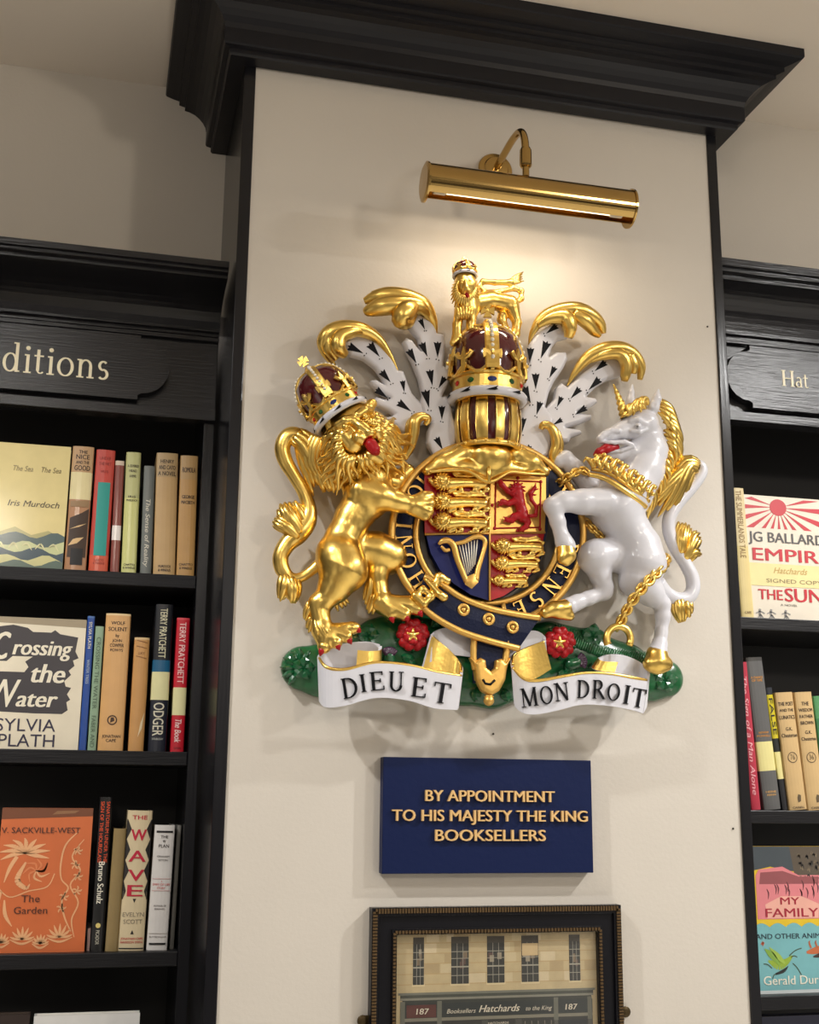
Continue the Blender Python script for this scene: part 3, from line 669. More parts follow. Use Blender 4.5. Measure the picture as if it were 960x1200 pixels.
def art_cross(poly, rib, tx, w, H):
    k = (58, 54, 58); c = (236, 228, 206)
    poly([(0, 0), (1, 0), (1, 1), (0, 1)], (230, 220, 196), 0.5)
    poly([(0, .955), (1, .935), (1, 1), (0, 1)], (160, 146, 120), .8)
    poly([(.02, .70), (.02, .92), (.2, .94), (.36, .92), (.42, .89), (.62, .89), (.66, .91), (.72, .88), (.92, .86), (.90, .75), (.94, .70), (.88, .68), (.9, .64), (.84, .60), (.87, .57), (.80, .52), (.82, .48), (.88, .47), (.84, .42), (.88, .38), (.84, .36), (.86, .30), (.80, .27), (.5, .27), (.04, .28), (.02, .58), (.36, .58), (.40, .62), (.36, .66), (.44, .70), (.22, .70), (.16, .66), (.04, .66)], k, 1)
    tx('C', .10, .785, .22, .16, c, 3, .02, .25); tx('rossing', .54, .775, .125, .64, c, 3, .03, .22)
    tx('the', .62, .58, .15, .36, c, 3, .03, .22); tx('W', .16, .425, .22, .34, c, 3, .01, .18); tx('ater', .52, .385, .13, .44, c, 3, .03, .22)
    tx('SYLVIA', .42, .185, .098, .64, (44, 40, 66), 3, .0); tx('PLATH', .44, .07, .098, .60, (44, 40, 66), 3, 0)
face_book('cream face-out book with brushed dark title, left end of the middle shelf', 96.5, -12, 724, 878, LS[1], yL+.004, (232, 222, 196), art_cross, group=GL2)
def art_garden(poly, rib, tx, w, H):
    pk = (240, 182, 132); sl = (230, 140, 90); dk = (90, 52, 38)
    poly([(0, .92), (1, .945), (1, 1), (0, 1)], (122, 72, 46), 1); poly([(.55, .955), (.8, .965), (.85, .985), (.6, .98)], (150, 108, 74), 2)  # shadow and reflection along the cover's top, painted in as colour
    tx('V. SACKVILLE-WEST', .44, .845, .042, .86, dk, 5, .008)
    tx('The', .38, .37, .05, .20, dk, 5, .005); tx('Garden', .39, .29, .05, .36, dk, 5, .005)
    F = lambda pts, wd, c=pk, l=2: rib(pts, wd, c, l)
    for a in np.linspace(-.4, pi+.3, 9): F([(.28, .68), (.28+.13*cos(a), .68+.06*sin(a)+.01), (.28+.28*cos(a+.1), .68+.11*sin(a+.1))], [.004, .022, .003])
    for a in np.linspace(0, 2*pi, 8): F([(.42, .56), (.42+.08*cos(a), .56+.05*sin(a)), (.42+.15*cos(a+.7), .56+.085*sin(a+.7))], [.004, .012, .003], sl if int(a*2) % 2 else pk)
    F([(.2, .66), (.13, .58), (.08, .48)], [.02, .02, .004]); F([(.30, .62), (.22, .50), (.32, .44), (.36, .47)], [.01, .03, .02, .004])
    F([(.0, .46), (.15, .38), (.35, .42), (.55, .45), (.62, .54)], .006); F([(.06, .42), (.02, .30), (.05, .22)], [.01, .02, .004]); F([(.1, .36), (.12, .26), (.2, .18)], [.008, .02, .004])
    F([(.86, .84), (.72, .74), (.68, .60), (.70, .50), (.78, .44), (.72, .36), (.76, .24), (.84, .14)], [.004, .009, .009, .007, .009, .009, .009, .005])
    F([(.92, .78), (.80, .66), (.90, .56), (.80, .46), (.90, .34), (.84, .22), (.88, .1)], [.004, .008, .008, .008, .008, .008, .004])
    for (u, v) in ((.86, .70), (.84, .60), (.88, .52), (.74, .38), (.72, .30), (.88, .42)):
        for a in (0, 1.3, 2.6, 3.9, 5.2): F([(u, v), (u+.035*cos(a), v+.022*sin(a)), (u+.055*cos(a+.3), v+.034*sin(a+.3))], [.003, .010, .002])
    for (u, v, r) in ((.32, .12, .13), (.72, .13, .14), (.10, .10, .09), (.52, .09, .09)):
        for a in np.linspace(.1, pi-.1, 7): F([(u, v-.03), (u+.6*r*cos(a), v-.03+.35*r*sin(a)), (u+r*cos(a), v-.02+.6*r*sin(a))], [.005, .014, .003])
        F([(u-r, v-.03), (u, v-.06), (u+r, v-.03)], [.004, .012, .004])
face_book('orange face-out book with pale plant drawings, left end of the lower shelf', 104, -4, 947, 1117, LS[2], yL+.004, (214, 112, 62), art_garden, group=GL3)
def art_empire(poly, rib, tx, w, H):
    r = (200, 44, 58); g = (84, 82, 84); cx, cy = .42, .91
    poly([(cx+.10*cos(a), cy+.068*sin(a)) for a in np.linspace(0, 2*pi, 25)[:-1]], r, 2)
    for k, a in enumerate(np.linspace(-pi-.28, .28, 13)):
        da = .062; R = .62
        q = [(cx+.10*cos(a-da*.4), cy+.068*sin(a-da*.4)), (cx+R*cos(a-da), cy+R*.68*sin(a-da)), (cx+R*cos(a+da), cy+R*.68*sin(a+da)), (cx+.10*cos(a+da*.4), cy+.068*sin(a+da*.4))]
        q2 = []
        for u, v in q:
            t = 1
            if v < .735: t = min(t, (.735-cy)/(v-cy))
            if v > .985: t = min(t, (.985-cy)/(v-cy))
            u2, v2 = cx+(u-cx)*t, cy+(v-cy)*t
            if u2 < .03: v2 = cy+(v2-cy)*((.03-cx)/(u2-cx)); u2 = .03
            if u2 > .93: v2 = cy+(v2-cy)*((.93-cx)/(u2-cx)); u2 = .93
            q2.append((u2, v2))
        poly(q2, r, 1.5)
    tx('JG BALLARD', .50, .665, .085, .90, g, 3, .02); tx('EMPIRE', .55, .525, .105, .92, r, 3, .025)
    poly([(0, .27), (1, .27), (1, .45), (0, .45)], (236, 222, 160), 3)
    tx('Hatchards', .52, .40, .05, .40, (196, 160, 90), 5, 0, .35); tx('SIGNED COPY', .56, .315, .032, .66, (150, 134, 100), 5)
    tx('THE', .27, .205, .085, .28, r, 3, .025); tx('SUN', .66, .21, .11, .44, r, 3, .025); tx('A NOVEL', .48, .125, .018, .2, (110, 106, 100), 3)
    for u in (.14, .27, .44): 
        rib([(u, .085), (u-.01, .05), (u+.01, .02)], .012, (150, 148, 146), 3); rib([(u-.05, .05), (u, .065), (u+.05, .05)], .006, (160, 158, 156), 3); rib([(u-.03, .012), (u, .04), (u+.03, .015)], .006, (150, 148, 146), 3)
face_book('white face-out book with red sun rays and a cream paper band', 972, 873.5, 583, 723, RS[0], yR+.006, (232, 222, 204), art_empire)
def art_family(poly, rib, tx, w, H):
    pinkc = (222, 132, 138); yel = (226, 192, 44); teal = (120, 182, 188); dk = (66, 50, 50)
    poly([(0, 0), (1, 0), (1, 1), (0, 1)], yel, .5)
    poly([(0, .83), (.25, .86), (.5, .83), (1, .80), (1, 1), (0, 1)], (70, 78, 84), 1.5); poly([(.55, .8), (1, .72), (1, 1), (.5, 1)], (92, 82, 70), 1.8)
    for k in range(26):
        u, v = .58+.4*random.random(), .76+.2*random.random(); rib([(u, v), (u+.02, v+.015), (u+.03, v-.01)], [.003, .012, .003], random.choice([(50, 46, 44), (130, 116, 96), (60, 60, 58)]), 2.2)
    poly([(.06, .50), (.90, .50), (.90, .76), (.86, .80), (.6, .80), (.4, .86), (.1, .84), (.06, .80)], pinkc, 2)
    poly([(.10, .74), (.85, .74), (.85, .79), (.6, .79), (.4, .83), (.12, .82)], (150, 84, 88), 2.4)
    for k in range(16): u, v = .1+.76*random.random(), .70+.10*random.random(); rib([(u, v), (u+.02, v-.03), (u+.01, v-.07)], [.004, .008, .002], (96, 52, 56), 2.6)
    poly([(.18, .505), (.82, .505), (.84, .60), (.62, .655), (.36, .655), (.16, .60)], (236, 176, 160), 2.8)
    tx('MY', .47, .625, .052, .24, (168, 40, 60), 4, .02); tx('FAMILY', .49, .545, .062, .66, (168, 40, 60), 4, .02)
    q = [(0, 0), (1, 0), (1, .455)]
    for k in range(5):
        for i in range(7): q.append((1-(k+i/7)*.2, .445+.028*abs(sin(pi*i/7))))
    poly(q+[(0, .445)], teal, 3)
    tx('AND OTHER ANIMALS', .50, .385, .036, .96, (44, 60, 74), 5, .008)
    gr = (150, 180, 60)
    rib([(.16, .22), (.28, .19), (.38, .21), (.46, .25)], [.01, .05, .035, .01], gr, 4); rib([(.12, .30), (.2, .26), (.3, .19)], [.004, .035, .01], (130, 170, 70), 5); rib([(.18, .31), (.28, .25), (.36, .20)], [.004, .03, .01], (160, 190, 80), 5)
    rib([(.24, .13), (.34, .15), (.4, .18)], [.01, .018, .004], (40, 44, 44), 5)
    for a, bb in (((.42, .25), (.58, .30)), ((.44, .24), (.52, .24)), ((.46, .20), (.56, .12)), ((.1, .2), (.2, .17)), ((.24, .13), (.2, .1))): rib([a, ((a[0]+bb[0])/2, (a[1]+bb[1])/2+.01), bb], .005, (70, 84, 60), 5)
    og = (196, 108, 66)
    rib([(.64, .27), (.74, .28), (.86, .30), (.96, .34)], [.012, .035, .035, .012], og, 4); rib([(.72, .24), (.8, .25), (.86, .27)], [.006, .022, .004], (70, 52, 46), 5)
    for u in (.7, .78, .88): rib([(u, .3), (u-.02, .335), (u-.01, .35)], [.012, .01, .004], (186, 104, 66), 5)
    rib([(.08, .33), (.11, .345), (.1, .32)], [.004, .014, .004], (190, 90, 60), 5)
    tx('Gerald Durrell', .52, .09, .062, .86, (238, 236, 220), 5, .01)
    poly([(0, 0), (1, 0), (1, .022), (0, .022)], (206, 214, 216), 4)
face_book('face-out book in pink, yellow and teal with insect drawings, lower right', 976, 882.5, 992, 1163, RS[2], yR+.006, (226, 192, 44), art_family)
def art_white(poly, rib, tx, w, H):
    tx('untold', .53, .865, .11, .62, (24, 24, 26), 2, .025)
face_book('white face-out book cut by the lower edge, below the left shelves', 161, 36, 1189, 1300, LS[3], yL+.004, (230, 230, 228), art_white, aspect=.7)
def art_plain(poly, rib, tx, w, H):
    poly([(.1, .9), (.9, .9), (.9, .915), (.1, .915)], (150, 120, 90), 1)
face_book('dark brown face-out book at the bottom left corner', 31, -70, 1190, 1300, LS[3], yL+.004, (52, 40, 36), art_plain)
def art_nv(poly, rib, tx, w, H): poly([(.08, .1), (.5, .1), (.5, .9), (.08, .9)], (22, 24, 40), 1)
face_book('dark navy face-out book at the bottom right, under the lowest shelf', 985, 889, 1190, 1300, RS[3], yR+.006, (28, 32, 60), art_nv)

# ================================================================== plaque
p0, p1 = at(449.3, 887, 14), at(694.3, 1023.2, 14)
px0, px1, pz0, pz1 = (at(449.5, 887, 14).x+at(447.5, 1024.5, 14).x)/2, (at(692.5, 891, 14).x+at(696, 1022.5, 14).x)/2, (at(447.5, 1024.5, 14).z+at(696, 1022.5, 14).z)/2, (at(449.5, 887, 14).z+at(692.5, 891, 14).z)/2
pc = Vector(((px0+px1)/2, -14*S, (pz0+pz1)/2)); pw, ph = px1-px0, pz1-pz0
plq = tag(empty('plaque', (pc.x, 0, pc.z)), 'navy blue plaque with raised gilt capitals under the coat of arms', 'plaque')
MB().box(-pw/2, pw/2, -14*S, -.0005, -ph/2, ph/2).obj('board', pm('plaque_navy', 10, 26, 68, .45, bump=.15, scale=120, spec=.2), plq, bevel=.001)
tb = MB()
for s, a, y in (('BY APPOINTMENT', (499, 650), 932.5), ('TO HIS MAJESTY THE KING', (460, 688.5), 955.5), ('BOOKSELLERS', (510.5, 639.5), 978.5)):
    xa, xb = at(a[0], y, 17).x, at(a[1], y, 17).x
    text(tb, s, (xa+xb)/2-pc.x, at(sum(a)/2, y, 17).z-pc.z, 11.8*S, xb-xa, -17.5*S, 0, .02, th=3.4*S)
tb.obj('raised_lettering', pm('gilt_letter', 228, 188, 128, .4, metal=.25), plq)

# ================================================================== framed print
fx0, fx1 = at(436, 1100, 14).x, at(729, 1100, 14).x; fz1 = at(582, 1062.5, 14).z; fw = fx1-fx0; fh = fw*.86; fz0 = fz1-fh; D_ = 16*S
fr = tag(empty('framed_print', (fx0, 0, fz0)), 'black and gilt framed print of a stone shopfront under the plaque', 'picture')
bo = 15.5*S+13*S
def ring(b, x0, x1, z0, z1, w, y0, y1, mi=0): b.plate([[(x0, z0), (x1, z0), (x1, z1), (x0, z1)], [(x0+w, z0+w), (x0+w, z1-w), (x1-w, z1-w), (x1-w, z0+w)]], y0, y1, mi)
b = MB(); ring(b, 0, fw, 0, fh, 8*S, -13*S, -.0005); ring(b, 8*S, fw-8*S, 8*S, fh-8*S, 13*S, -10*S, -.0005); ring(b, 21*S, fw-21*S, 21*S, fh-21*S, 5*S, -12*S, -.0005)
b.obj('moulding', pm('frame_black', 14, 14, 20, .35, spec=.3), fr, bevel=.002)
def bead(name, off, r, step, m):
    b = MB(); x0, x1, z0, z1 = off, fw-off, off, fh-off; y = -12.6*S
    def run(a, c):
        L_ = (Vector(c)-Vector(a)).length; n = int(L_/step)
        for i in range(n):
            p = Vector(a).lerp(Vector(c), (i+.5)/n); d = (Vector(c)-Vector(a)).normalized()
            e = (abs(d.x)*.34*step+abs(d.z)*r, r, abs(d.z)*.34*step+abs(d.x)*r); b.box(p.x-e[0], p.x+e[0], p.y-e[1], p.y+e[1], p.z-e[2], p.z+e[2])
    run((x0, y, z0), (x0, y, z1)); run((x1, y, z0), (x1, y, z1)); run((x0, y, z1), (x1, y, z1)); run((x0, y, z0), (x1, y, z0))
    return b.obj(name, m, fr)
fg = mat('dull_gilt', (.13, .08, .035, 1), .4, metal=.6)
bead('beaded_edge', 3.0*S, 2.3*S, 3.0*S, fg); bead('inner_bead', 23.5*S, 1.5*S, 3.4*S, fg)
# the print: a shopfront photograph, flat
ix0, ix1, iz0, iz1 = 25*S, fw-25*S, 25*S, fh-25*S; iw, ih = ix1-ix0, iz1-iz0
tb = MB(); tm = []
def im(c):
    m = mat(f'print_{c[0]}_{c[1]}_{c[2]}', RGB(*c), .6, var=.12, var_scale=55)
    if m not in tm: tm.append(m)
    return tm.index(m)
_pl = [0]
def pr(u0, u1, v0, v1, c, l=1):
    _pl[0] += 1; l = l+_pl[0]*.02; tb.box(ix0+u0*iw, ix0+u1*iw, -6*S-.0001*l, -6*S, iz1-v1*iw, iz1-v0*iw, im(c))
pr(0, 1, 0, ih/iw, (186, 168, 130)); 
for v in (.045, .09, .135, .18, .225): pr(0, 1, v, v+.003, (176, 150, 104), 2)
for k in range(22): u, v = random.random()*.95, random.choice([0, .048, .093, .138, .183]); pr(u, min(u+.05+.05*random.random(), 1), v, v+.042, random.choice([(194, 178, 142), (174, 154, 116), (200, 184, 150)]), 1.6)
for u, w_ in ((.115, .052), (.315, .085), (.49, .085), (.66, .085), (.885, .055)):
    pr(u-w_/2-.004, u+w_/2+.004, .225, .236, (206, 190, 150), 3); pr(u-w_/2, u+w_/2, .02, .228, (58, 58, 54), 3); pr(u-w_/2, u+w_/2, .02, .05, (70, 66, 58), 4)
    for q in (1, 2): pr(u-w_/2+w_*q/3-.0012, u-w_/2+w_*q/3+.0012, .05, .228, (150, 146, 132), 5)
    for v in (.085, .115, .15, .19): pr(u-w_/2, u+w_/2, v, v+(.006 if v == .15 else .0025), (160, 156, 140), 5)
    for k in range(3): a = u-w_/2+w_*random.random()*.7; v = .055+.08*random.random(); pr(a, a+w_*.25, v, v+.03, random.choice([(120, 104, 84), (96, 76, 68), (150, 140, 120)]), 4.5)
pr(.62, .70, .055, .11, (196, 172, 130), 6)
pr(.02, .985, .262, .272, (112, 112, 100), 3); pr(.03, .975, .272, .285, (70, 72, 64), 3); pr(.03, .975, .285, .295, (128, 126, 112), 3); pr(.04, .965, .295, .31, (56, 58, 52), 3)
pr(.03, .97, .31, .375, (48, 52, 50), 3); pr(.03, .97, .372, .386, (124, 120, 104), 4); pr(.06, .20, .315, .37, (88, 52, 46), 4)
for u in (.03, .205, .775, .945): pr(u, u+.022, .30, .40, (104, 104, 92), 5); pr(u+.002, u+.02, .40, ih/iw, (84, 84, 76), 5)
for u in (.42, .585): pr(u, u+.03, .39, ih/iw, (70, 70, 64), 5)
pr(.03, .97, .386, ih/iw, (52, 52, 48), 2.5); pr(.07, .20, .42, ih/iw, (64, 40, 36), 4); pr(.80, .94, .40, ih/iw, (40, 44, 46), 4)
for u in np.linspace(.24, .40, 6): pr(u, u+.003, .42, .56, (128, 124, 108), 5)
for u in np.linspace(.46, .57, 4): pr(u, u+.003, .42, .56, (128, 124, 108), 5)
for u in np.linspace(.63, .76, 5): pr(u, u+.003, .40, .56, (128, 124, 108), 5)
for v in (.425, .455, .485): pr(.235, .76, v, v+.004, (136, 130, 112), 5)
lg = im((206, 198, 178))
def pt(s, u, v, h, wd, sh=0, bold=0): text(tb, s, ix0+u*iw, iz1-v*iw, h*iw, wd*iw, -6*S-.0016, lg, bold, sh)
pt('187', .135, .342, .026, .06, .1, .02); pt('187', .862, .342, .026, .06, .1, .02); pt('Hatchards', .505, .338, .032, .20, .35, .015); pt('Booksellers', .32, .345, .02, .14, .3, 0); pt('to the King', .70, .343, .02, .13, .3, 0); pt('HATCHARDS', .50, .403, .010, .1)
tb.obj('print', tm, fr)
gm = bpy.data.materials.new('frame_glass'); gm.use_nodes = True; nt = gm.node_tree; nt.nodes.clear()
o_ = nt.nodes.new('ShaderNodeOutputMaterial'); mx = nt.nodes.new('ShaderNodeMixShader'); fn = nt.nodes.new('ShaderNodeFresnel'); tr = nt.nodes.new('ShaderNodeBsdfTransparent'); gs = nt.nodes.new('ShaderNodeBsdfGlossy'); gs.inputs['Roughness'].default_value = .04
ge = nt.nodes.new('ShaderNodeNewGeometry'); m1 = nt.nodes.new('ShaderNodeMath'); m1.operation = 'SUBTRACT'; m1.inputs[0].default_value = 1; m2 = nt.nodes.new('ShaderNodeMath'); m2.operation = 'MULTIPLY'
nt.links.new(ge.outputs['Backfacing'], m1.inputs[1]); nt.links.new(m1.outputs[0], m2.inputs[0]); nt.links.new(fn.outputs[0], m2.inputs[1]); nt.links.new(m2.outputs[0], mx.inputs[0])
nt.links.new(tr.outputs[0], mx.inputs[1]); nt.links.new(gs.outputs[0], mx.inputs[2]); nt.links.new(mx.outputs[0], o_.inputs[0])
MB().box(ix0-S, ix1+S, -8*S, -8*S+.0012, iz0-S, iz1+S).obj('glass_pane', gm, fr)
zz = at(424, 1196, 2).z-fz0
for x, s in ((-4*S, -1), (fw+4*S, 1)):
    b = MB(); b.lathe((x+s*2*S, -3*S, zz), (0, -1, 0), [(0, 0), (5.5*S, 0), (5.5*S, 2*S), (3*S, 3*S), (0, 3.4*S)], 16); b.box(min(x-s*8*S, x), max(x-s*8*S, x), -4.5*S, -2.5*S, zz-5*S, zz+5*S)
    b.obj('mirror_plate', pm('old_brass', 74, 60, 34, .4, metal=.6), fr, bevel=.0006)

# ================================================================== picture lamp
LR = .030; lx0, lx1, ly, lz = .450, .795, -.142, 2.545
pl = tag(empty('picture_lamp', (.611, 0, 2.662)), 'brass picture lamp with a half-round shade above the coat of arms', 'lamp')
def rel(b): b.v = [(x-.611, y, z-2.662) for x, y, z in b.v]; return b
b = MB(); b.lathe((.611, 0, 2.662), (0, -1, 0), [(0, 0), (.030, 0), (.031, .003), (.029, .006), (.022, .008), (.020, .012), (.012, .014), (0, .015)], 36); rel(b).obj('back_plate', brass, pl, smooth=False)
b = MB(); q = catmull([(.611, -.008, 2.662), (.611, -.05, 2.666), (.611, -.10, 2.668), (.611, -.135, 2.660), (.612, -.150, 2.640), (.613, -.152, 2.615)], 8); b.tube(q, .0062, 16); rel(b).obj('swan_neck_arm', brass, pl, smooth=True)
b = MB(); b.lathe((.613, -.152, 2.622), (0, 0, -1), [(0, 0), (.0078, 0), (.0095, .004), (.0098, .012), (.0098, .030), (.0085, .033), (.0055, .035), (.0055, .05), (0, .05)], 20); rel(b).obj('knuckle_joint', brass, pl, smooth=False)
b = MB(); A0, A1 = radians(-55), radians(205); N = 40; v = []
for x in (lx0, lx1):
    for r in (LR, LR-.0016):
        for k in range(N+1):
            a = A0+(A1-A0)*k/N; v.append((x, ly-r*cos(a), lz+r*sin(a)))
M_ = N+1; f = []
for k in range(N): f += [(k, k+1, 2*M_+k+1, 2*M_+k), (M_+k+1, M_+k, 3*M_+k, 3*M_+k+1), (k, M_+k, M_+k+1, k+1), (2*M_+k+1, 3*M_+k+1, 3*M_+k, 2*M_+k)]
f += [(0, 2*M_, 3*M_, M_), (N, M_+N, 3*M_+N, 2*M_+N)]
b.add(v, f); rel(b).obj('shade', brass, pl, smooth=False)
for x, s in ((lx0, -1), (lx1, 1)):
    b = MB(); b.lathe((x, ly, lz), (s, 0, 0), [(0, -.001), (LR+.0022, -.001), (LR+.0022, .002), (LR-.003, .004), (0, .0045)], 40); rel(b).obj('end_cap', brass, pl)
b = MB(); b.lathe((lx0+.012, ly, lz-.008), (1, 0, 0), [(0, 0), (.010, .001), (.010, .02), (.0085, .021), (.0085, .022)], 16)
b.lathe((lx1-.034, ly, lz-.008), (1, 0, 0), [(.0085, -.001), (.0085, 0), (.010, .001), (.010, .02), (0, .021)], 16); rel(b).obj('tube_holder', pm('lamp_holder', 200, 195, 180, .4), pl)
b = MB(); b.lathe((lx0+.034, ly, lz-.008), (1, 0, 0), [(0, 0), (.008, .0), (.008, lx1-lx0-.069), (0, lx1-lx0-.068)], 16)
rel(b).obj('light_tube', mat('tube_glow', (1, .82, .55, 1), .5, emit=2.2), pl)
lg_ = lamp('picture_lamp_light', 'AREA', (.6225, ly+.004, lz-.019), (.6225, .05, 2.2), .57, (1, .85, .66), shape='RECTANGLE', size=.28, size_y=.012)

# nail heads left in the pillar
for x, y, lab in ((578, 860, 'tiny dark nail head in the pillar just above the navy plaque'), (829, 383, 'tiny nail head near the right edge of the pillar beside the unicorn head'), (859, 971, 'tiny nail head low near the right edge of the pillar')):
    c = at(x, y, 0); b = MB(); b.lathe((0, 0, 0), (0, -1, 0), [(0, .0005), (.0016, .0006), (.0017, .0014), (.001, .002), (0, .0022)], 12); b.lathe((0, 0, 0), (0, 1, 0), [(.0007, -.001), (.0007, .012), (0, .014)], 8)
    tag(b.obj('nail', pm('nail_iron', 60, 54, 46, .5, metal=.5), loc=(c.x, 0, c.z)), lab, 'nail', 'nail heads in the pillar')

# ================================================================== royal coat of arms
cc = at(572, 640, 0)
arms = tag(empty('coat_of_arms', tuple(cc)), 'carved and painted coat of arms with gold lion and white unicorn on the pillar', 'emblem')
OFF = Vector(cc)
def part(b, name, mats, parent=arms, smooth=True):
    b.v = [(v[0]-OFF.x, v[1]-OFF.y, v[2]-OFF.z) for v in b.v]
    return b.obj(name, mats, parent, smooth)
def px(pts, h): return [(p[0], p[1], h) for p in pts]

# ---- grassy mound
b = blob([[2.0, (355, 783, 4, 23), (376, 786, 4, 26), (420, 766, 5, 24), (455, 757, 5, 30), (500, 760, 5, 30), (540, 790, 5, 32), (575, 795, 5, 31), (600, 786, 5, 30), (640, 762, 5, 30), (690, 768, 5, 27), (735, 783, 5, 26), (762, 797, 5, 22), (780, 795, 4, 21)],
          [2.0, (440, 748, 6, 20), (480, 745, 6, 22), (525, 745, 6, 20)], [2.0, (648, 752, 7, 20), (690, 757, 7, 16), (735, 778, 7, 16)]], k=.010, vox=.002)
mound = part(b, 'grassy_mound', green)
mound['label'] = 'green grassy mound'
def leaf(poly_c, ang, ln, wd, h, m=greenl, parent=mound, name='leaf'):
    b = MB(); u = np.array([cos(radians(ang)), sin(radians(ang))]); v = np.array([-u[1], u[0]])
    pts = []
    for t, w, hh in ((0, .05, 0), (.15, .5, 1), (.4, .95, 2), (.65, .9, 2), (.85, .5, 1), (1, .05, 0)):
        c = np.array(poly_c)+u*ln*t
        pts.append([at(*(c+v*wd*w), h+hh), at(*c, h+hh+2.4), at(*(c-v*wd*w), h+hh)])
    vv = [q for r in pts for q in r]; vv += [q+Vector((0, 3*S, 0)) for q in vv]
    n = len(pts); f = []
    for i in range(n-1):
        for j in range(2): a = i*3+j; f += [(a, a+1, a+4, a+3)]
    f += [(q[0]+3*n, q[3]+3*n, q[2]+3*n, q[1]+3*n) for q in list(f)]
    for i in range(n-1): f += [(i*3, i*3+3, i*3+3+3*n, i*3+3*n), (i*3+2+3*n, i*3+5+3*n, i*3+5, i*3+2)]
    b.add(vv, f); return part(b, name, m, parent, smooth=False)
for c in ((356, 783), (432, 745), (780, 797), (695, 745)):
    for k in range(5): leaf(c, 72*k-90+10, 15, 6.5, 15 if c[1] > 750 else 16)
for k in range(7): leaf((352+4*cos(2.2+k*.5), 783+4*sin(2.2+k*.5)), math.degrees(2.2+k*.5), 20, 4, 12)
for c, a in (((470, 768), 20), ((478, 772), 60), ((436, 772), 160), ((662, 778), 40), ((640, 772), 200), ((690, 782), -20), ((668, 786), 150), ((505, 735), -40), ((560, 805), 100), ((590, 806), 70)): leaf(c, a, 18, 6, 19)
gb = MB()
for k in range(46):
    t = k/45; x = 648+t*118; y = 738+t*34+8*sin(t*3)-3; 
    strand(gb, [(x, y+11, 19, 1.6), (x+3, y+3, 19, 1.5), (x+6, y-5, 14, .6)], sub=2, n=5)
part(gb, 'grass_fringe', green, mound)

# ---- roses and thistles
def rose(cx, cy, r, h):
    bm_ = MB()
    for k in range(5): a = radians(72*k-54); 
    ch = []
    for k in range(5):
        a = radians(72*k-90); u = (cos(a), sin(a)); v = (-u[1], u[0])
        for s in (-1, 1): ch.append([(cx+u[0]*r*.45, cy+u[1]*r*.45, h, r*.30), (cx+u[0]*r*.72+v[0]*s*r*.2, cy+u[1]*r*.72+v[1]*s*r*.2, h+1, r*.27)])
    ro = part(blob(ch, vox=.0012, k=.002), 'rose', red)
    ch = []
    for k in range(5):
        a = radians(72*k-54); u = (cos(a), sin(a)); v = (-u[1], u[0])
        for s in (-1, 1): ch.append([(cx+u[0]*r*.22, cy+u[1]*r*.22, h+5, r*.18), (cx+u[0]*r*.42+v[0]*s*r*.1, cy+u[1]*r*.42+v[1]*s*r*.1, h+6, r*.17)])
    part(blob(ch, vox=.001, k=.0015), 'inner_petals', red, ro)
    ch = [[(cx, cy, h+8, r*.17), (cx+.01, cy, h+8, r*.17)]]+[[(cx, cy, h+8, r*.1), (cx+r*.34*cos(radians(72*k-90)), cy+r*.34*sin(radians(72*k-90)), h+8, r*.08)] for k in range(5)]
    part(blob(ch, vox=.0009, k=.002), 'gilt_centre', gold, ro)
    for k in range(5): leaf((cx+r*.5*cos(radians(72*k-54)), cy+r*.5*sin(radians(72*k-54))), 72*k-54, r*.62, r*.16, h-2, greenl, ro, 'sepal')
rose(484, 744, 19, 24); rose(656, 753, 18.5, 25)
def thistle(cx, cy, a):
    u = (cos(radians(a)), sin(radians(a)))
    t = part(blob([[(cx-u[0]*7, cy-u[1]*7, 22, 7), (cx, cy, 23, 6)]], vox=.0012), 'thistle', greenl)
    bm_ = MB()
    for k in range(-3, 4):
        an = radians(a+k*15); strand(bm_, [(cx, cy, 25, 2.4), (cx+6*cos(an), cy+6*sin(an), 26, 2.6), (cx+12*cos(an), cy+12*sin(an), 26, 1.6)], sub=2, n=6)
    part(bm_, 'flower_head', purple, t)
thistle(456, 770, -85); thistle(676, 776, -15)

# ---- garter ring
GX, GY, GRX, GRY = 571.5, 626, 114, 110
def gp(a, r): return (GX+GRX*r*cos(radians(a)), GY-GRY*r*sin(radians(a)))
b = MB(); N = 120; A = np.linspace(0, 360, N, endpoint=False)
sec = [(.74, 8), (.74, 27), (.78, 29), (.86, 30), (.95, 29), (.985, 27), (.985, 8)]
for a in A:
    for r, h in sec: b.v.append(tuple(at(*gp(a, r), h)))
k = len(sec)
for i in range(N):
    for j in range(k): jn = (j+1) % k; b.f.append((i*k+j, ((i+1) % N)*k+j, ((i+1) % N)*k+jn, i*k+jn)); b.m.append(0)
garter = part(b, 'garter', navy); garter['label'] = 'navy garter belt with gilt motto'
for r, w in ((.985, 4.0), (.735, 3.6)):
    b = MB(); b.tube([at(*gp(a, r), 29) for a in A], w*S, 10, closed=True); part(b, 'gilt_rim', goldd, garter)
def arc_letter(ch, ang, r=.862, hh=19, sc=1.0):
    """letter standing on the ring with its top outward"""
    b = MB(); V, Fc = serif(ch); ly = V[:, 2]*.12; V = V[:, :2]*hh*sc; V[:, 1] -= hh/2
    c = np.array(gp(ang, r)); u = np.array(gp(ang, r+.05))-c; u /= np.hypot(*u); t = np.array([-u[1], u[0]])
    q = [c+t*p[0]+u*p[1] for p in V]; n = len(q)
    v = [at(*p, 32.2+l) for p, l in zip(q, ly)]+[at(*p, 28) for p in q]; f = list(Fc)
    ec = {(w[i], w[(i+1) % len(w)]) for w in Fc for i in range(len(w))}
    f += [(i, j, j+n, i+n) for i, j in ec if (j, i) not in ec]
    b.add(v, f); part(b, 'gilt_letter', goldd, garter, smooth=False)
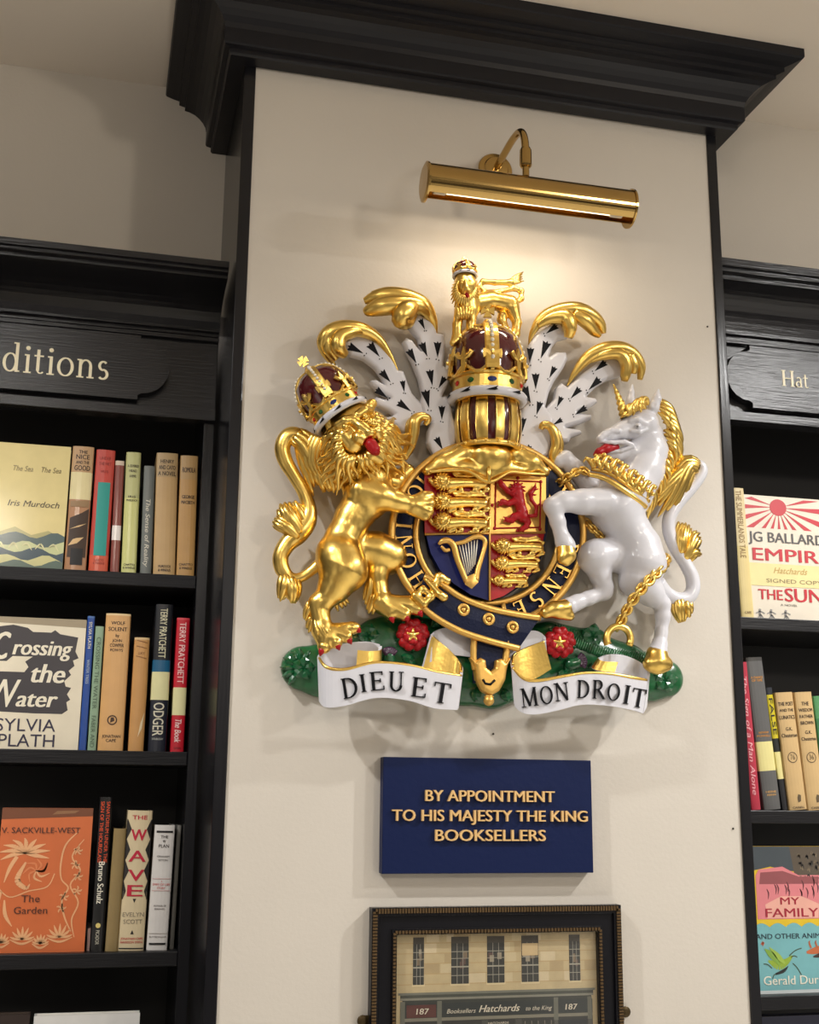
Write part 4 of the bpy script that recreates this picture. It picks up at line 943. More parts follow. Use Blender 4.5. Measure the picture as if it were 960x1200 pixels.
for ch, a in zip('HONI', (214, 199, 185.5, 174)): arc_letter(ch, a, sc=1.0)
for ch, a in zip('SOIT', (162, 149, 140, 132)): arc_letter(ch, a)
for ch, a in zip('QUIMAL', (113, 101, 92, 82, 66, 46)): arc_letter(ch if ch != 'Q' else 'O', a)
for ch, a in zip('YPENSE', (29, -10, -27, -40, -54, -67)): arc_letter(ch, a)
b = MB(); b.tube([at(*gp(-78, .75), 31), at(*gp(-78, .975), 31)], 2.6*S, 8); b.tube([at(*gp(122, .75), 31), at(*gp(122, .975), 31)], 2.6*S, 8); part(b, 'gilt_divider', goldd, garter)

# ---- belt end crossing below the shield, buckle, eyelets, hanging tip
top = catmull([(497, 676), (516, 684), (540, 700), (570, 712), (600, 719), (633, 724)], 6)
bot = catmull([(488, 704), (508, 722), (538, 739), (570, 750), (592, 756), (608, 760)], 6)
b = MB(); n = len(top)
for i in range(n):
    T_, B_ = top[i], bot[i]; hump = 38+4*sin(pi*i/(n-1))
    b.v += [tuple(at(*T_, hump)), tuple(at(*((T_+B_)/2), hump+1.5)), tuple(at(*B_, hump)), tuple(at(*B_, hump-9)), tuple(at(*T_, hump-9))]
for i in range(n-1):
    for j in range(5): b.f.append((i*5+j, (i+1)*5+j, (i+1)*5+(j+1) % 5, i*5+(j+1) % 5)); b.m.append(0)
b.f += [tuple(range(5)), tuple(range((n-1)*5, n*5))]; b.m += [0, 0]
strap = part(b, 'belt_end', navy, smooth=False)
for path in (top, bot):
    b = MB(); b.tube([at(p[0], p[1], 38+4*sin(pi*i/(n-1))) for i, p in enumerate(path)], 3.6*S, 10); part(b, 'gilt_edging', goldd, strap)
for x, y in ((543.5, 714.5), (573, 725.5), (601, 735)):
    b = MB(); c = at(x, y, 43.5); b.tube([c+Vector((cos(a), 0, sin(a)))*5*S for a in np.linspace(0, 2*pi, 20)[:-1]], 1.9*S, 8, closed=True); b.ball(c, 2.6*S, sc=(1, .6, 1)); part(b, 'eyelet', goldd, strap)
bk = part(blob([[(487, 698, 40, 4.5), (497, 707, 42, 4.5), (506, 699, 42, 4), (496, 690, 40, 3.6), (487, 698, 40, 4)], [(509, 687, 42, 4.6), (515, 676, 42, 5), (524, 681, 42, 4.4)], [(500, 680, 42, 2.6), (516, 697, 48, 3.8), (520, 700, 47, 4.8)]], vox=.0011, k=.003), 'buckle', gold, strap)
b = MB(); b.pxplate([(557, 744), (594, 750), (590, 802), (557, 800)], 36, 10); tipb = part(b, 'hanging_belt', navy, smooth=False)
for q in ([(556, 742), (555, 770), (557, 785)], [(595, 748), (593, 770), (590, 785)]):
    b = MB(); strand(b, [(p[0], p[1], 37, 3.6) for p in q]); part(b, 'gilt_edging', goldd, tipb)
tip = part(blob([], polys=[([(549, 769), (556, 776), (562, 771), (568, 774), (569, 783), (574, 787), (579, 783), (580, 774), (586, 772), (591, 777), (598, 770), (593, 782), (591, 797), (584, 810), (574, 816), (564, 810), (557, 797), (555, 781)], 37, 7, 4)], vox=.0011, k=.001), 'belt_tip', goldd, tipb)
b = MB(); b.ball(at(573, 821, 38), 5.6*S, n=16); b.lathe(at(573, 815, 38), (0, 0, -1), [(4*S, 0), (5.5*S, 1*S), (4*S, 2.5*S)], 14); part(b, 'tip_bead', goldd, tipb)
b = MB(); b.tube([at(x, y, 44.4) for x, y in ((566, 796), (569, 801), (575, 802), (580, 797))], 1.3*S, 6); part(b, 'tip_slot', inkb, tipb)

# ---- shield
SH = [(497, 549), (520, 549), (545, 552), (575, 556), (608, 556), (641, 558), (641, 590), (639, 622), (634, 650), (625, 671), (610, 687), (592, 699), (574, 706), (552, 698), (531, 685), (515, 668), (504, 648), (498, 620), (497, 585)]
b = blob([], polys=[(SH, 26, 11, 4)], vox=.0016, k=.001); shield = part(b, 'shield', navy); shield['label'] = 'quartered shield in red, gold and blue'
def dome(x, y): return 37.2
def field(poly, m, nm, h=37.6):
    b = MB(); b.pxplate(poly, h, 2); return part(b, nm, m, shield, smooth=False)
f1 = field([(498, 551), (520, 551), (545, 554), (574, 557), (574, 627), (498, 625), (497.5, 585)], red, 'red_quarter')
f2 = field([(574, 557), (608, 557), (640, 559), (640, 590), (638.5, 623), (574, 627)], goldd, 'gold_quarter')
f3 = field([(498, 625), (574, 627), (574, 704), (552, 697), (532, 684), (516, 668), (505, 648), (499, 625)], blue, 'blue_quarter')
f4 = field([(574, 627), (638.5, 623), (633, 650), (624, 670.5), (609, 686), (591, 698), (574, 704)], red, 'red_quarter')
b = MB(); b.tube([at(574, 553, 39), at(574, 704, 39)], 1.3*S, 6); b.tube([at(498, 626, 39), at(639, 624, 39)], 1.3*S, 6); part(b, 'gilt_dividing_line', goldd, shield)
def passant(cx, cy, s, h):
    """walking lion, head to the left, facing out"""
    g = lambda x, y, z=0, r=1: (cx+x*s, cy+y*s, h+z*s, r*s)
    b = blob([[g(-22, -4, 4, 7.2)], [g(-22, 1, 6, 4)], [g(-14, 0, 2, 7), g(0, -1, 2, 5.4), g(16, -1, 2, 5), g(26, 0, 2, 5.6)],
              [g(-9, 3, 2, 3.4), g(-8, 7, 2, 2.4), g(-14, 9.6, 2, 2)], [g(-17, 3, 3, 3.4), g(-27, 4, 3, 2.6), g(-33, 0, 2, 2.2), g(-36, -4, 2, 2.4)], [g(-2, 3, 1, 2.6), g(1, 8, 1, 2), g(-4, 9.8, 1, 1.8)],
              [g(22, 3, 2, 3.4), g(16, 7, 2, 2.4), g(19, 9.6, 2, 1.8), g(11, 9.8, 2, 1.8)], [g(28, 3, 1, 3.6), g(31, 7, 1, 2.4), g(25, 9.8, 1, 2)],
              [g(29, -3, 1, 2), g(32, -7, 1, 1.7), g(26, -9.4, 1, 1.6), g(8, -8.6, 1, 1.5), g(-6, -9.4, 1, 1.5), g(-9, -12, 1, 1.6), g(0, -13.4, 1, 1.7), g(12, -11.8, 1, 1.8), g(22, -13.4, 1, 2.4), g(27, -12, 1, 1)]], vox=.0009*max(s, .75), k=.0016*s)
    for k in range(16):
        a = 2*pi*k/16; strand(b, [(cx+(-22+5*cos(a))*s, cy+(-3+5*sin(a))*s, h+8*s, 1.7*s), (cx+(-22+8.5*cos(a+.1))*s, cy+(-3+8.5*sin(a+.1))*s, h+6*s, 1.6*s), (cx+(-22+12*cos(a+.3))*s, cy+(-2+12*sin(a+.3))*s, h+3*s, .6*s)], sub=2, n=5)
    for e in (-1, 1): b.ball(at(*g(-22+2.8*e, -6, 10.4)[:3]), 1.2*s*S, n=6)
    b.ball(at(*g(-22, -2, 11)[:3]), 2.4*s*S, n=8)
    for (x0, y0) in ((-16, 10), (-12.5, 10.6), (-37.5, -6), (-35, -7), (-6, 10.4), (9, 10.4), (23, 10.6), (18, 10.6)): b.ball(at(*g(x0, y0, 1.6)[:3]), 1.3*s*S, n=6)
    part(b, 'lion_charge', gold, shield)
for y in (567, 590, 613.5): passant(540.5, y, 1.0, 39)
for x, y, s in ((609, 642, .88), (606, 662, .80), (598.5, 681.5, .62)): passant(x, y, s, 39)
# red rampant lion within its border
b = blob([[(606, 572, 43, 6)], [(602, 575, 44, 3.5)], [(607, 578, 42, 6.5), (609, 590, 42, 6), (612, 600, 42, 6), (613, 606, 42, 6)],
          [(604, 580, 43, 4), (595, 575, 43, 3), (588, 568, 43, 3), (586, 563, 43, 2.2)], [(604, 587, 43, 4), (596, 590, 43, 3), (589, 588, 43, 3), (587, 591, 43, 2)],
          [(611, 603, 43, 5), (602, 606, 43, 4), (600, 610, 43, 3), (594, 609, 43, 2.6)], [(615, 606, 43, 5), (619, 612, 43, 3.2), (617, 617, 43, 3), (612, 620, 43, 2.6)],
          [(618, 605, 42, 2), (628, 604, 42, 2), (629, 594, 42, 2), (623, 586, 42, 2), (622, 578, 42, 2.6), (627, 571, 42, 2)]], vox=.0009, k=.002)
for k in range(12):
    a = 2*pi*k/12; strand(b, [(606+5*cos(a), 573+5*sin(a), 47, 1.8), (606+10*cos(a+.2), 574+10*sin(a+.2), 44, .8)], sub=2, n=5)
for p, q in (((586, 563), (582, 560)), ((587, 565), (582, 565)), ((588, 562), (586, 557)), ((587, 591), (583, 593)), ((588, 588), (583, 588)), ((594, 609), (590, 612)), ((594, 607), (590, 606)), ((612, 620), (609, 623)), ((614, 620), (613, 624)), ((627, 571), (628, 566)), ((626, 574), (631, 573)), ((629, 594), (633, 590)), ((624, 580), (629, 580))): b.tube([at(*p, 43), at(*q, 43)], [1.6*S, .5*S], 6)
part(b, 'rampant_lion_charge', red, shield)
b = MB(); bx = [(581, 562.5), (634, 564.5), (633, 618), (580.5, 619)]
for i in range(4): b.tube([at(*bx[i], 38.2), at(*bx[(i+1) % 4], 38.2)], .9*S, 6)
for x, y in ((607, 560), (634, 564.5), (577, 592), (580, 619), (607, 622), (633, 620), (637, 592), (580, 562)): b.ball(at(x, y, 38.4), 2.0*S, n=8, sc=(1, .5, 1))
part(b, 'red_border_line', red, shield)
# harp
b = MB()
strand(b, [(514, 638, 42, 1.4), (519, 634, 43, 3.2), (526, 634, 43, 3.4), (532, 640, 43, 3.6), (536, 655, 43, 3.4), (541, 668, 43, 3.2), (547, 682, 43, 3.0)])
strand(b, [(534, 637, 42, 2), (544, 635, 42, 2.4), (554, 630, 42, 2.6), (562, 629, 42, 2.8), (568, 633, 42, 2.8), (568, 641, 42, 2.6), (564, 655, 42, 2.6), (560, 668, 42, 3), (558, 680, 42, 3.4)])
b.add([at(544, 677, 44), at(556, 672, 44), at(561, 682, 44), at(553, 690, 46), at(545, 685, 44), at(552, 681, 49)], [(0, 5, 1), (1, 5, 2), (2, 5, 3), (3, 5, 4), (4, 5, 0)])
strand(b, [(517, 640, 42, 1.6), (522, 645, 42, 2.2), (527, 644, 42, 2)])
part(b, 'harp', goldd, shield)
b = MB()
for k in range(7): t = k/6; b.tube([at(538+3.6*k, 638-.9*k-.0*k, 40.4), at(547+1.6*k, 675-2.2*k, 40.4)], .75*S, 5)
part(b, 'harp_strings', pearl, shield)

# ---- helmet with its cape
b = MB(); HC = at(572, 500, 34); zz = at(572, 528, 34).z-HC.z
k = (at(572, 470, 34).z-at(572, 528, 34).z)
b.lathe(HC+Vector((0, 0, zz)), (0, 0, 1), [(30*S, 0), (33*S, .15*k), (34.5*S, .45*k), (34*S, .75*k), (31*S, k)], 40)
helm = part(b, 'helmet', maroon); helm['label'] = 'gold barred helmet'
def visor(a0, a1):
    b = MB(); pr_ = [(31.5, 0), (34.8, .12), (36.6, .3), (37.2, .5), (36.4, .75), (33.2, .97)]; pr_ = [(r*S, t*k) for r, t in pr_]
    q = pr_+[(r-2.6*S, t) for r, t in pr_[::-1]]
    N_ = 8; v = []
    for i in range(N_+1):
        a = radians(a0+(a1-a0)*i/N_)
        for r, t in q: v.append((HC.x+r*sin(a), HC.y-r*cos(a), HC.z+zz+t))
    m_ = len(q); f = [(i*m_+j, i*m_+(j+1) % m_, (i+1)*m_+(j+1) % m_, (i+1)*m_+j) for i in range(N_) for j in range(m_)]+[tuple(range(m_)), tuple(N_*m_+j for j in range(m_))]
    b.add(v, f); part(b, 'visor_bar', gold, helm)
for a0, a1 in ((-120, -82), (-72, -53), (-39, -18), (-4, 12), (25, 45), (58, 74), (83, 120)): visor(a0, a1)
b = MB()
for t, r, w in ((.02, 33, 3.2), (.95, 34.5, 2.4)): b.tube([HC+Vector((r*S*sin(a), -r*S*cos(a), zz+t*k)) for a in np.linspace(0, 2*pi, 48)[:-1]], w*S, 8, closed=True)
for a in range(-80, 81, 20): b.ball(HC+Vector((36.5*S*sin(radians(a)), -36.5*S*cos(radians(a)), zz+.02*k)), 2.2*S, n=8); b.ball(HC+Vector((36.5*S*sin(radians(a)), -36.5*S*cos(radians(a)), zz+.95*k)), 1.8*S, n=8)
part(b, 'visor_rim', gold, helm)
cape = blob([[(572, 528, 34, 26), (572, 536, 34, 28)], [(545, 530, 36, 12), (520, 543, 38, 10), (502, 552, 38, 6)], [(600, 530, 36, 12), (622, 543, 38, 11), (638, 553, 38, 6)], [(572, 540, 42, 18), (572, 547, 46, 8)], [(525, 548, 42, 5), (548, 548, 44, 6), (562, 552, 46, 6), (574, 558, 47, 5)], [(620, 552, 42, 5), (600, 550, 44, 6), (586, 553, 46, 6), (574, 558, 47, 5)]], vox=.0018, k=.009)
part(cape, 'helmet_cape', gold, helm)
b = MB()
strand(b, [(503, 553, 46, 1.6), (522, 551, 50, 1.8), (545, 551, 53, 1.8), (556, 556, 54, 1.8), (565, 562, 54, 2), (573, 565, 54, 2.2)]); strand(b, [(640, 556, 46, 1.6), (620, 555, 50, 1.8), (600, 553, 53, 1.8), (590, 557, 54, 1.8), (582, 562, 54, 2), (573, 565, 54, 2.2)])
strand(b, [(573, 548, 56, 2), (573, 556, 57, 2.6), (573, 565, 55, 1.6)])
part(b, 'cape_hem', gold, helm)

# ---- crowns
def crown(name, o, axis, R, H, parent, label=None, cap_part=True, npts=8, orn=1.0, turn=0):
    ax = Vector(axis).normalized(); fr = Vector((0, -1, 0)); fr = (fr-ax*fr.dot(ax)).normalized(); rg = (ax.cross(fr)*-1)
    if turn: fr, rg = fr*cos(turn)+rg*sin(turn), rg*cos(turn)-fr*sin(turn)
    o = Vector(o)
    pt = lambda r, a, t: o+ax*t+(fr*cos(a)+rg*sin(a))*r
    b = MB(); b.lathe(o, ax, [(R*.90, 0), (R, 0), (R*1.0, .035*H), (R*.96, .045*H), (R*.965, .165*H), (R*1.02, .175*H), (R*1.03, .20*H), (R*1.0, .22*H), (R*.92, .22*H), (R*.9, .0)], 48)
    b.tube([pt(R*1.0, a, (.235+.045*cos(npts*a))*H) for a in np.linspace(0, 2*pi, 97)[:-1]], .055*R, 8, closed=True)
    w = .20*R*orn
    for k in range(npts):
        a = 2*pi*k/npts
        q = lambda du, dt, d=0: pt(R*1.05+d, a+du/R, .40*H+dt)
        def slab(poly):
            n_ = len(poly); v = [q(x, y, .03*R) for x, y in poly]+[q(x, y, -.07*R) for x, y in poly]
            b.add(v, [tuple(range(n_)), tuple(range(2*n_-1, n_-1, -1))]+[(i, i+n_, (i+1) % n_+n_, (i+1) % n_) for i in range(n_)])
        if k % 2 == 0:
            for sx, sy in ((1, 0), (-1, 0), (0, 1), (0, -1)):
                slab([(sx*x-sy*y, sx*y+sy*x) for x, y in ((0, -w*.16), (w*.95, -w*.55), (w*1.02, 0), (w*.95, w*.55), (0, w*.16))])
            slab([(-w*.2, -.20*H), (w*.2, -.20*H), (w*.16, 0), (-w*.16, 0)]); b.ball(q(0, 0, .05*R), w*.26, n=8)
        else:
            slab([(-w*.22, -.20*H), (w*.22, -.20*H), (w*.36, 0), (0, w*1.05), (-w*.36, 0)])
            for s in (-1, 1): b.tube([q(s*w*.1, -w*.4), q(s*w*.65, -w*.1), q(s*w*1.0, w*.30), q(s*w*.75, w*.5)], [w*.2, w*.3, w*.3, w*.16], 8)
    arch = []
    for t in np.linspace(0, 1, 14):
        an = t*pi/2
        arch.append((R*1.05*cos(an)**.62, (.22+.64*sin(an)**1.15)*H))
    for k in range(4):
        a = pi/2*k
        side = Vector(pt(1, a+pi/2, 0))-o
        for i in range(len(arch)-1):
            (r0, t0), (r1, t1) = arch[i], arch[i+1]; w = .165*R
            A0_, A1_ = pt(r0, a, t0), pt(r1, a, t1); dirv = (A1_-A0_).normalized(); out = side.cross(dirv).normalized()*.05*R
            v = []
            for Q in (A0_, A1_): v += [Q-side*w+out, Q+side*w+out, Q+side*w-out, Q-side*w-out]
            b.add(v, [(0, 1, 5, 4), (1, 2, 6, 5), (2, 3, 7, 6), (3, 0, 4, 7)])
        for s in (-1, 1): b.tube([pt(r, a, t)+side*s*.15*R for r, t in arch], .05*R, 6)
    topz = .86*H
    b.ball(o+ax*(topz+.05*H), .13*R, n=14)
    b.tube([pt(.135*R, a, topz+.05*H) for a in np.linspace(0, 2*pi, 24)[:-1]], .03*R, 6, closed=True)
    cz = o+ax*(topz+.21*H); L_ = .19*R
    for dv in (ax, -ax, rg, -rg):
        n2 = rg if abs(dv.dot(ax)) > .5 else ax
        f_ = fr*.05*R
        v = [cz+dv*L_*.15-n2*L_*.2, cz+dv*L_*.15+n2*L_*.2, cz+dv*L_+n2*L_*.62, cz+dv*L_-n2*L_*.62]
        v = [p+f_ for p in v]+[p-f_ for p in v]
        b.add(v, [(0, 1, 2, 3), (7, 6, 5, 4), (0, 4, 5, 1), (1, 5, 6, 2), (2, 6, 7, 3), (3, 7, 4, 0)])
    b.ball(cz, L_*.36, n=8)
    cr = part(b, name, gold, parent, smooth=False)
    if label: cr['label'] = label
    par = cr if parent is arms else parent
    b = MB(); b.lathe(o, ax, [(R*.9, .15*H), (R*.96, .36*H), (R*.965, .52*H), (R*.86, .68*H), (R*.62, .79*H), (R*.3, .82*H), (0, .82*H)], 36); part(b, 'crown_cap', maroon, par)
    b = MB(); rad = .13*R
    b.tube([pt(R*.98, a, -.03*H) for a in np.linspace(0, 2*pi, 48)[:-1]], rad, 10, closed=True); part(b, 'ermine_band', white, par)
    b = MB()
    for a in np.linspace(-1.35, 1.35, 5):
        u0, u1 = pt(R*1.125, a-.13, -.02*H), pt(R*1.125, a+.17, -.045*H); wv = ax*.05*R
        mid = pt(R*1.085, a-.05, -.02*H)
        b.add([u0+wv*1.1, pt(R*1.13, a-.05, -.02*H)+wv*.4, u1, pt(R*1.13, a-.05, -.04*H)-wv*.6, u0-wv*.9, pt(R*1.13, a-.09, -.025*H)], [(0, 5, 1), (5, 4, 3), (5, 3, 1), (1, 3, 2)])
    part(b, 'ermine_spots', inkb, par, smooth=False)
    for a, m, sx in ((-1.15, jred, 1), (-.62, jgreen, 1), (0, jblue, 1.35), (.62, jgreen, 1), (1.15, jred, 1)):
        b = MB(); c = pt(R*.965, a, .105*H); tdir = (fr*-sin(a)+rg*cos(a)); nd = (fr*cos(a)+rg*sin(a)); w = .095*R
        v = [c+tdir*w*sx*cos(q)+ax*w*.8*sin(q)+nd*.0*R for q in np.linspace(0, 2*pi, 13)[:-1]]+[c+nd*.06*R]
        b.add(v, [(i, (i+1) % 12, 12) for i in range(12)]); part(b, 'jewel', m, par, smooth=False)
    b = MB()
    for k in range(4):
        for i in range(2, 13): r0, t0 = arch[i]; b.ball(pt(r0+.07*R, pi/2*k, t0+.03*H*(i/13)), .062*R, n=7)
    part(b, 'pearls', pearl, par)
    return cr
crown('royal_crown', at(571, 466, 40), (0, -.03, 1), 40*S, at(571, 372, 40).z-at(571, 466, 40).z, arms, 'gold royal crown with dark red cap', turn=.17, orn=1.2)

# ---- feathered mantling
FL1 = [(498, 366), (507, 371), (511, 392), (519, 393), (521, 405), (519, 430), (527, 434), (528, 445), (520, 460), (517, 466), (522, 465), (527, 472), (530, 490), (536, 505), (533, 522), (521, 534), (508, 535), (499, 520), (500, 506), (505, 496), (495, 488), (492, 472), (494, 463), (490, 445), (482, 425), (475, 412), (471, 402), (475, 397), (482, 400), (488, 408), (492, 412), (489, 398), (482, 390), (477, 383), (484, 374), (490, 368)]
FL2 = [(402, 400), (410, 393), (420, 391), (435, 394), (448, 404), (458, 420), (465, 435), (472, 436), (477, 450), (482, 462), (490, 471), (500, 480), (500, 497), (484, 500), (480, 510), (470, 507), (460, 500), (450, 494), (449, 490), (458, 489), (461, 487), (455, 483), (443, 478), (436, 471), (440, 466), (450, 469), (456, 468), (445, 462), (435, 452), (433, 447), (440, 446), (450, 452), (446, 443), (438, 432), (425, 422), (410, 418), (404, 410)]
FR1 = [(620, 403), (626, 394), (633, 388), (646, 379), (655, 380), (664, 390), (665, 397), (653, 400), (646, 408), (642, 420), (651, 414), (662, 414), (664, 422), (659, 433), (648, 449), (642, 462), (638, 478), (648, 492), (646, 517), (642, 535), (627, 544), (611, 539), (601, 530), (604, 511), (606, 492), (611, 480), (617, 474), (611, 458), (609, 447), (616, 433), (618, 409)]
FR2 = [(636, 482), (648, 469), (651, 455), (657, 450), (664, 455), (679, 440), (695, 429), (710, 421), (725, 421), (729, 432), (726, 442), (710, 447), (697, 455), (686, 466), (697, 468), (699, 473), (688, 480), (676, 485), (692, 487), (692, 492), (677, 498), (662, 502), (679, 505), (681, 509), (668, 514), (665, 520), (655, 519), (645, 508), (640, 496)]
spots = {
 0: [((493, 375), (498, 386)), ((495, 403), (501, 418)), ((513, 402), (513, 419)), ((480, 411), (488, 425)), ((504, 435), (507, 452)), ((521, 443), (514, 455)), ((499, 459), (503, 478)), ((518, 477), (518, 492)), ((512, 514), (519, 527))],
 1: [((410, 406), (426, 414)), ((434, 404), (445, 418)), ((448, 436), (458, 448)), ((442, 457), (454, 466)), ((472, 447), (474, 459)), ((468, 472), (482, 482))],
 2: [((652, 382), (640, 391)), ((641, 402), (634, 420)), ((622, 409), (621, 425)), ((650, 431), (644, 443)), ((628, 439), (628, 456)), ((615, 455), (622, 472)), ((633, 472), (629, 486)), ((613, 491), (612, 507)), ((622, 524), (612, 535))],
 3: [((709, 425), (697, 435)), ((702, 445), (690, 457)), ((679, 456), (669, 467)), ((658, 466), (653, 477)), ((686, 478), (674, 486)), ((658, 492), (648, 498))]}
for i, F_ in enumerate((FL1, FL2, FR1, FR2)):
    h = 20 if i % 2 == 0 else 17
    f_ = part(blob([], polys=[(F_, h, 7, 5)], vox=.0013, k=.001), 'ermine_feather', white)
    b = MB(); hf = h+7.35
    for (p, q) in spots[i]:
        p, q = np.array(p, float), np.array(q, float); d = q-p; L_ = np.hypot(*d); u = d/L_; v = np.array([-u[1], u[0]])
        pts = [(-.14, 0), (0, .07), (-.07, .27), (.16, .21), (1, 0), (.16, -.21), (-.07, -.27), (0, -.07)]
        b.pxplate([tuple(p+u*L_*a+v*L_*c) for a, c in pts], hf, 1.0)
        for du, dv in ((1.12, .1), (1.18, -.08)): c = p+u*L_*du+v*L_*dv; b.pxplate([tuple(c+np.array([.8*cos(a), .8*sin(a)])) for a in (0, 1.26, 2.5, 3.8, 5)], hf, 1.0)
    part(b, 'ermine_spots', inkb, f_, smooth=False)
    G = {0: [[(511, 392, 22, 1.2), (508, 376, 26, 4), (496, 360, 30, 9), (478, 350, 33, 9), (455, 346, 33, 8), (438, 349, 30, 6), (427, 353, 26, 3)],
             [(507, 376, 26, 2), (492, 360, 34, 8), (470, 357, 38, 9), (448, 359, 37, 9), (433, 364, 33, 6), (429, 366, 30, 4)],
             [(488, 356, 34, 6), (476, 364, 42, 10), (470, 374, 43, 9), (478, 378, 38, 6), (486, 368, 32, 3)], [(470, 348, 34, 5), (450, 343, 34, 4.5), (436, 345, 31, 3)]],
         1: [[(468, 440, 18, .8), (458, 418, 22, 2.4), (444, 398, 26, 4.5), (425, 387, 30, 7), (404, 385, 33, 8), (388, 390, 32, 8), (380, 401, 29, 7), (382, 415, 26, 4), (392, 428, 22, 2)],
             [(430, 389, 30, 3), (412, 389, 36, 6), (398, 396, 38, 7), (397, 408, 37, 7), (405, 416, 32, 4)], [(385, 396, 32, 6), (386, 410, 30, 6), (394, 422, 27, 3)]],
         2: [[(620, 404, 20, .8), (624, 390, 24, 3), (636, 373, 28, 6), (655, 364, 32, 7), (676, 363, 33, 8), (693, 370, 31, 7), (704, 380, 28, 5), (707, 391, 25, 3)],
             [(630, 382, 28, 3), (645, 373, 34, 6), (662, 372, 38, 8), (668, 384, 38, 7), (666, 396, 34, 4)], [(672, 368, 36, 6), (686, 376, 36, 7), (696, 388, 31, 5), (703, 393, 28, 3)]],
         3: [[(665, 452, 18, .8), (673, 438, 22, 3), (688, 420, 27, 6), (706, 410, 31, 7), (727, 408, 32, 7), (743, 416, 30, 6), (751, 430, 27, 5), (750, 445, 23, 2.5)],
             [(690, 424, 27, 2), (708, 416, 34, 5), (726, 415, 37, 6), (734, 426, 36, 6), (733, 440, 33, 5), (732, 447, 31, 3)], [(738, 416, 33, 5), (743, 428, 32, 5), (742, 438, 29, 3)]]}[i]
    b = MB()
    for path in G: strand(b, [(x, y, h_, r_*1.2) for x, y, h_, r_ in path], n=12)
    part(b, 'gilt_feather_tip', gold, f_)
for path in ([(498, 498, 32, 2.5), (502, 491, 34, 4), (494, 488, 35, 5), (486, 494, 34, 7), (484, 508, 31, 7), (481, 524, 29, 5), (474, 538, 27, 3)], [(634, 503, 32, 3), (637, 498, 34, 4.5), (645, 500, 35, 5), (650, 509, 34, 5.5), (652, 522, 31, 6), (648, 536, 29, 5), (655, 548, 27, 3)]):
    b = MB(); strand(b, path, n=12); strand(b, [(p[0]+(4 if path[0][0] > 570 else -4), p[1]+2, p[2]-6, p[3]*.8) for p in path[2:]], n=10); part(b, 'gilt_mantling_curl', gold)

# ---- motto scrolls
def ribbon(sections, sub=5):
    q = catmull(sections, sub); return [(at(s[0], s[1], s[4]), at(s[2], s[3], s[4])) for s in q]
def strip(b, sec, mf, mbk, th=3.0):
    """two-sided band; mf front, mbk back material"""
    n = len(sec); F_ = []; 
    for i in range(n):
        t, bt = sec[i]; a = sec[max(i-1, 0)]; c = sec[min(i+1, n-1)]
        tg = (c[0]+c[1]-a[0]-a[1]); up_ = (t-bt); nr = tg.cross(up_).normalized()*(th*S/2)
        F_.append((t+nr, bt+nr, t-nr, bt-nr))
    v = [p for r in F_ for p in r]; o = len(b.v)
    ff = []; fb = []; fe = []
    for i in range(n-1):
        a, c = i*4, (i+1)*4
        ff.append((a, a+1, c+1, c)); fb.append((a+2, c+2, c+3, a+3)); fe += [(a, c, c+2, a+2), (a+1, a+3, c+3, c+1)]
    fe += [(0, 2, 3, 1), ((n-1)*4, (n-1)*4+1, (n-1)*4+3, (n-1)*4+2)]
    b.v += [tuple(p) for p in v]
    for L_, m in ((ff, mf), (fb, mbk), (fe, 2)):
        b.f += [tuple(i+o for i in q) for q in L_]; b.m += [m]*len(L_)
def scroll(front, lend, rend, gl, letters, label):
    b = MB()
    strip(b, ribbon(front), 0, 0); 
    for s, mf in lend+rend: strip(b, ribbon(s), mf, mf)
    sc = part(b, 'motto_scroll', [white, gold, white], smooth=False); sc['label'] = label
    for path in gl:
        e = MB(); strand(e, path, n=7); part(e, 'gilt_edging', gold, sc)
    fx = np.array([s[0] for s in catmull(front, 8)]); fh_ = np.array([s[4] for s in catmull(front, 8)]); o = np.argsort(fx); fx, fh_ = fx[o], fh_[o]
    for ch, x0, x1, y0, y1, rot in letters:
        if ch == 'I': x0, x1 = (x0+x1)/2-3.2, (x0+x1)/2+3.2
        e = MB(); V, Fc = serif(ch); ly = V[:, 2]*.12; V = V[:, :2]; wd = V[:, 0].max()-V[:, 0].min(); V = V*np.array([(x1-x0)/wd, -(y1-y0)]); V[:, 1] += (y1-y0)/2
        c, s = cos(radians(rot)), sin(radians(rot)); pts = [((x0+x1)/2+p[0]*c-p[1]*s, (y0+y1)/2+p[0]*s+p[1]*c) for p in V]
        hh = [float(np.interp(p[0], fx, fh_)) for p in pts]; n = len(pts)
        v = [at(*p, h+2.6+l) for p, h, l in zip(pts, hh, ly)]+[at(*p, h+.5) for p, h in zip(pts, hh)]; f = list(Fc)
        ec = {(w[i], w[(i+1) % len(w)]) for w in Fc for i in range(len(w))}; f += [(i, j, j+n, i+n) for i, j in ec if (j, i) not in ec]
        e.add(v, f); part(e, 'black_letter', inkb, sc, smooth=False)
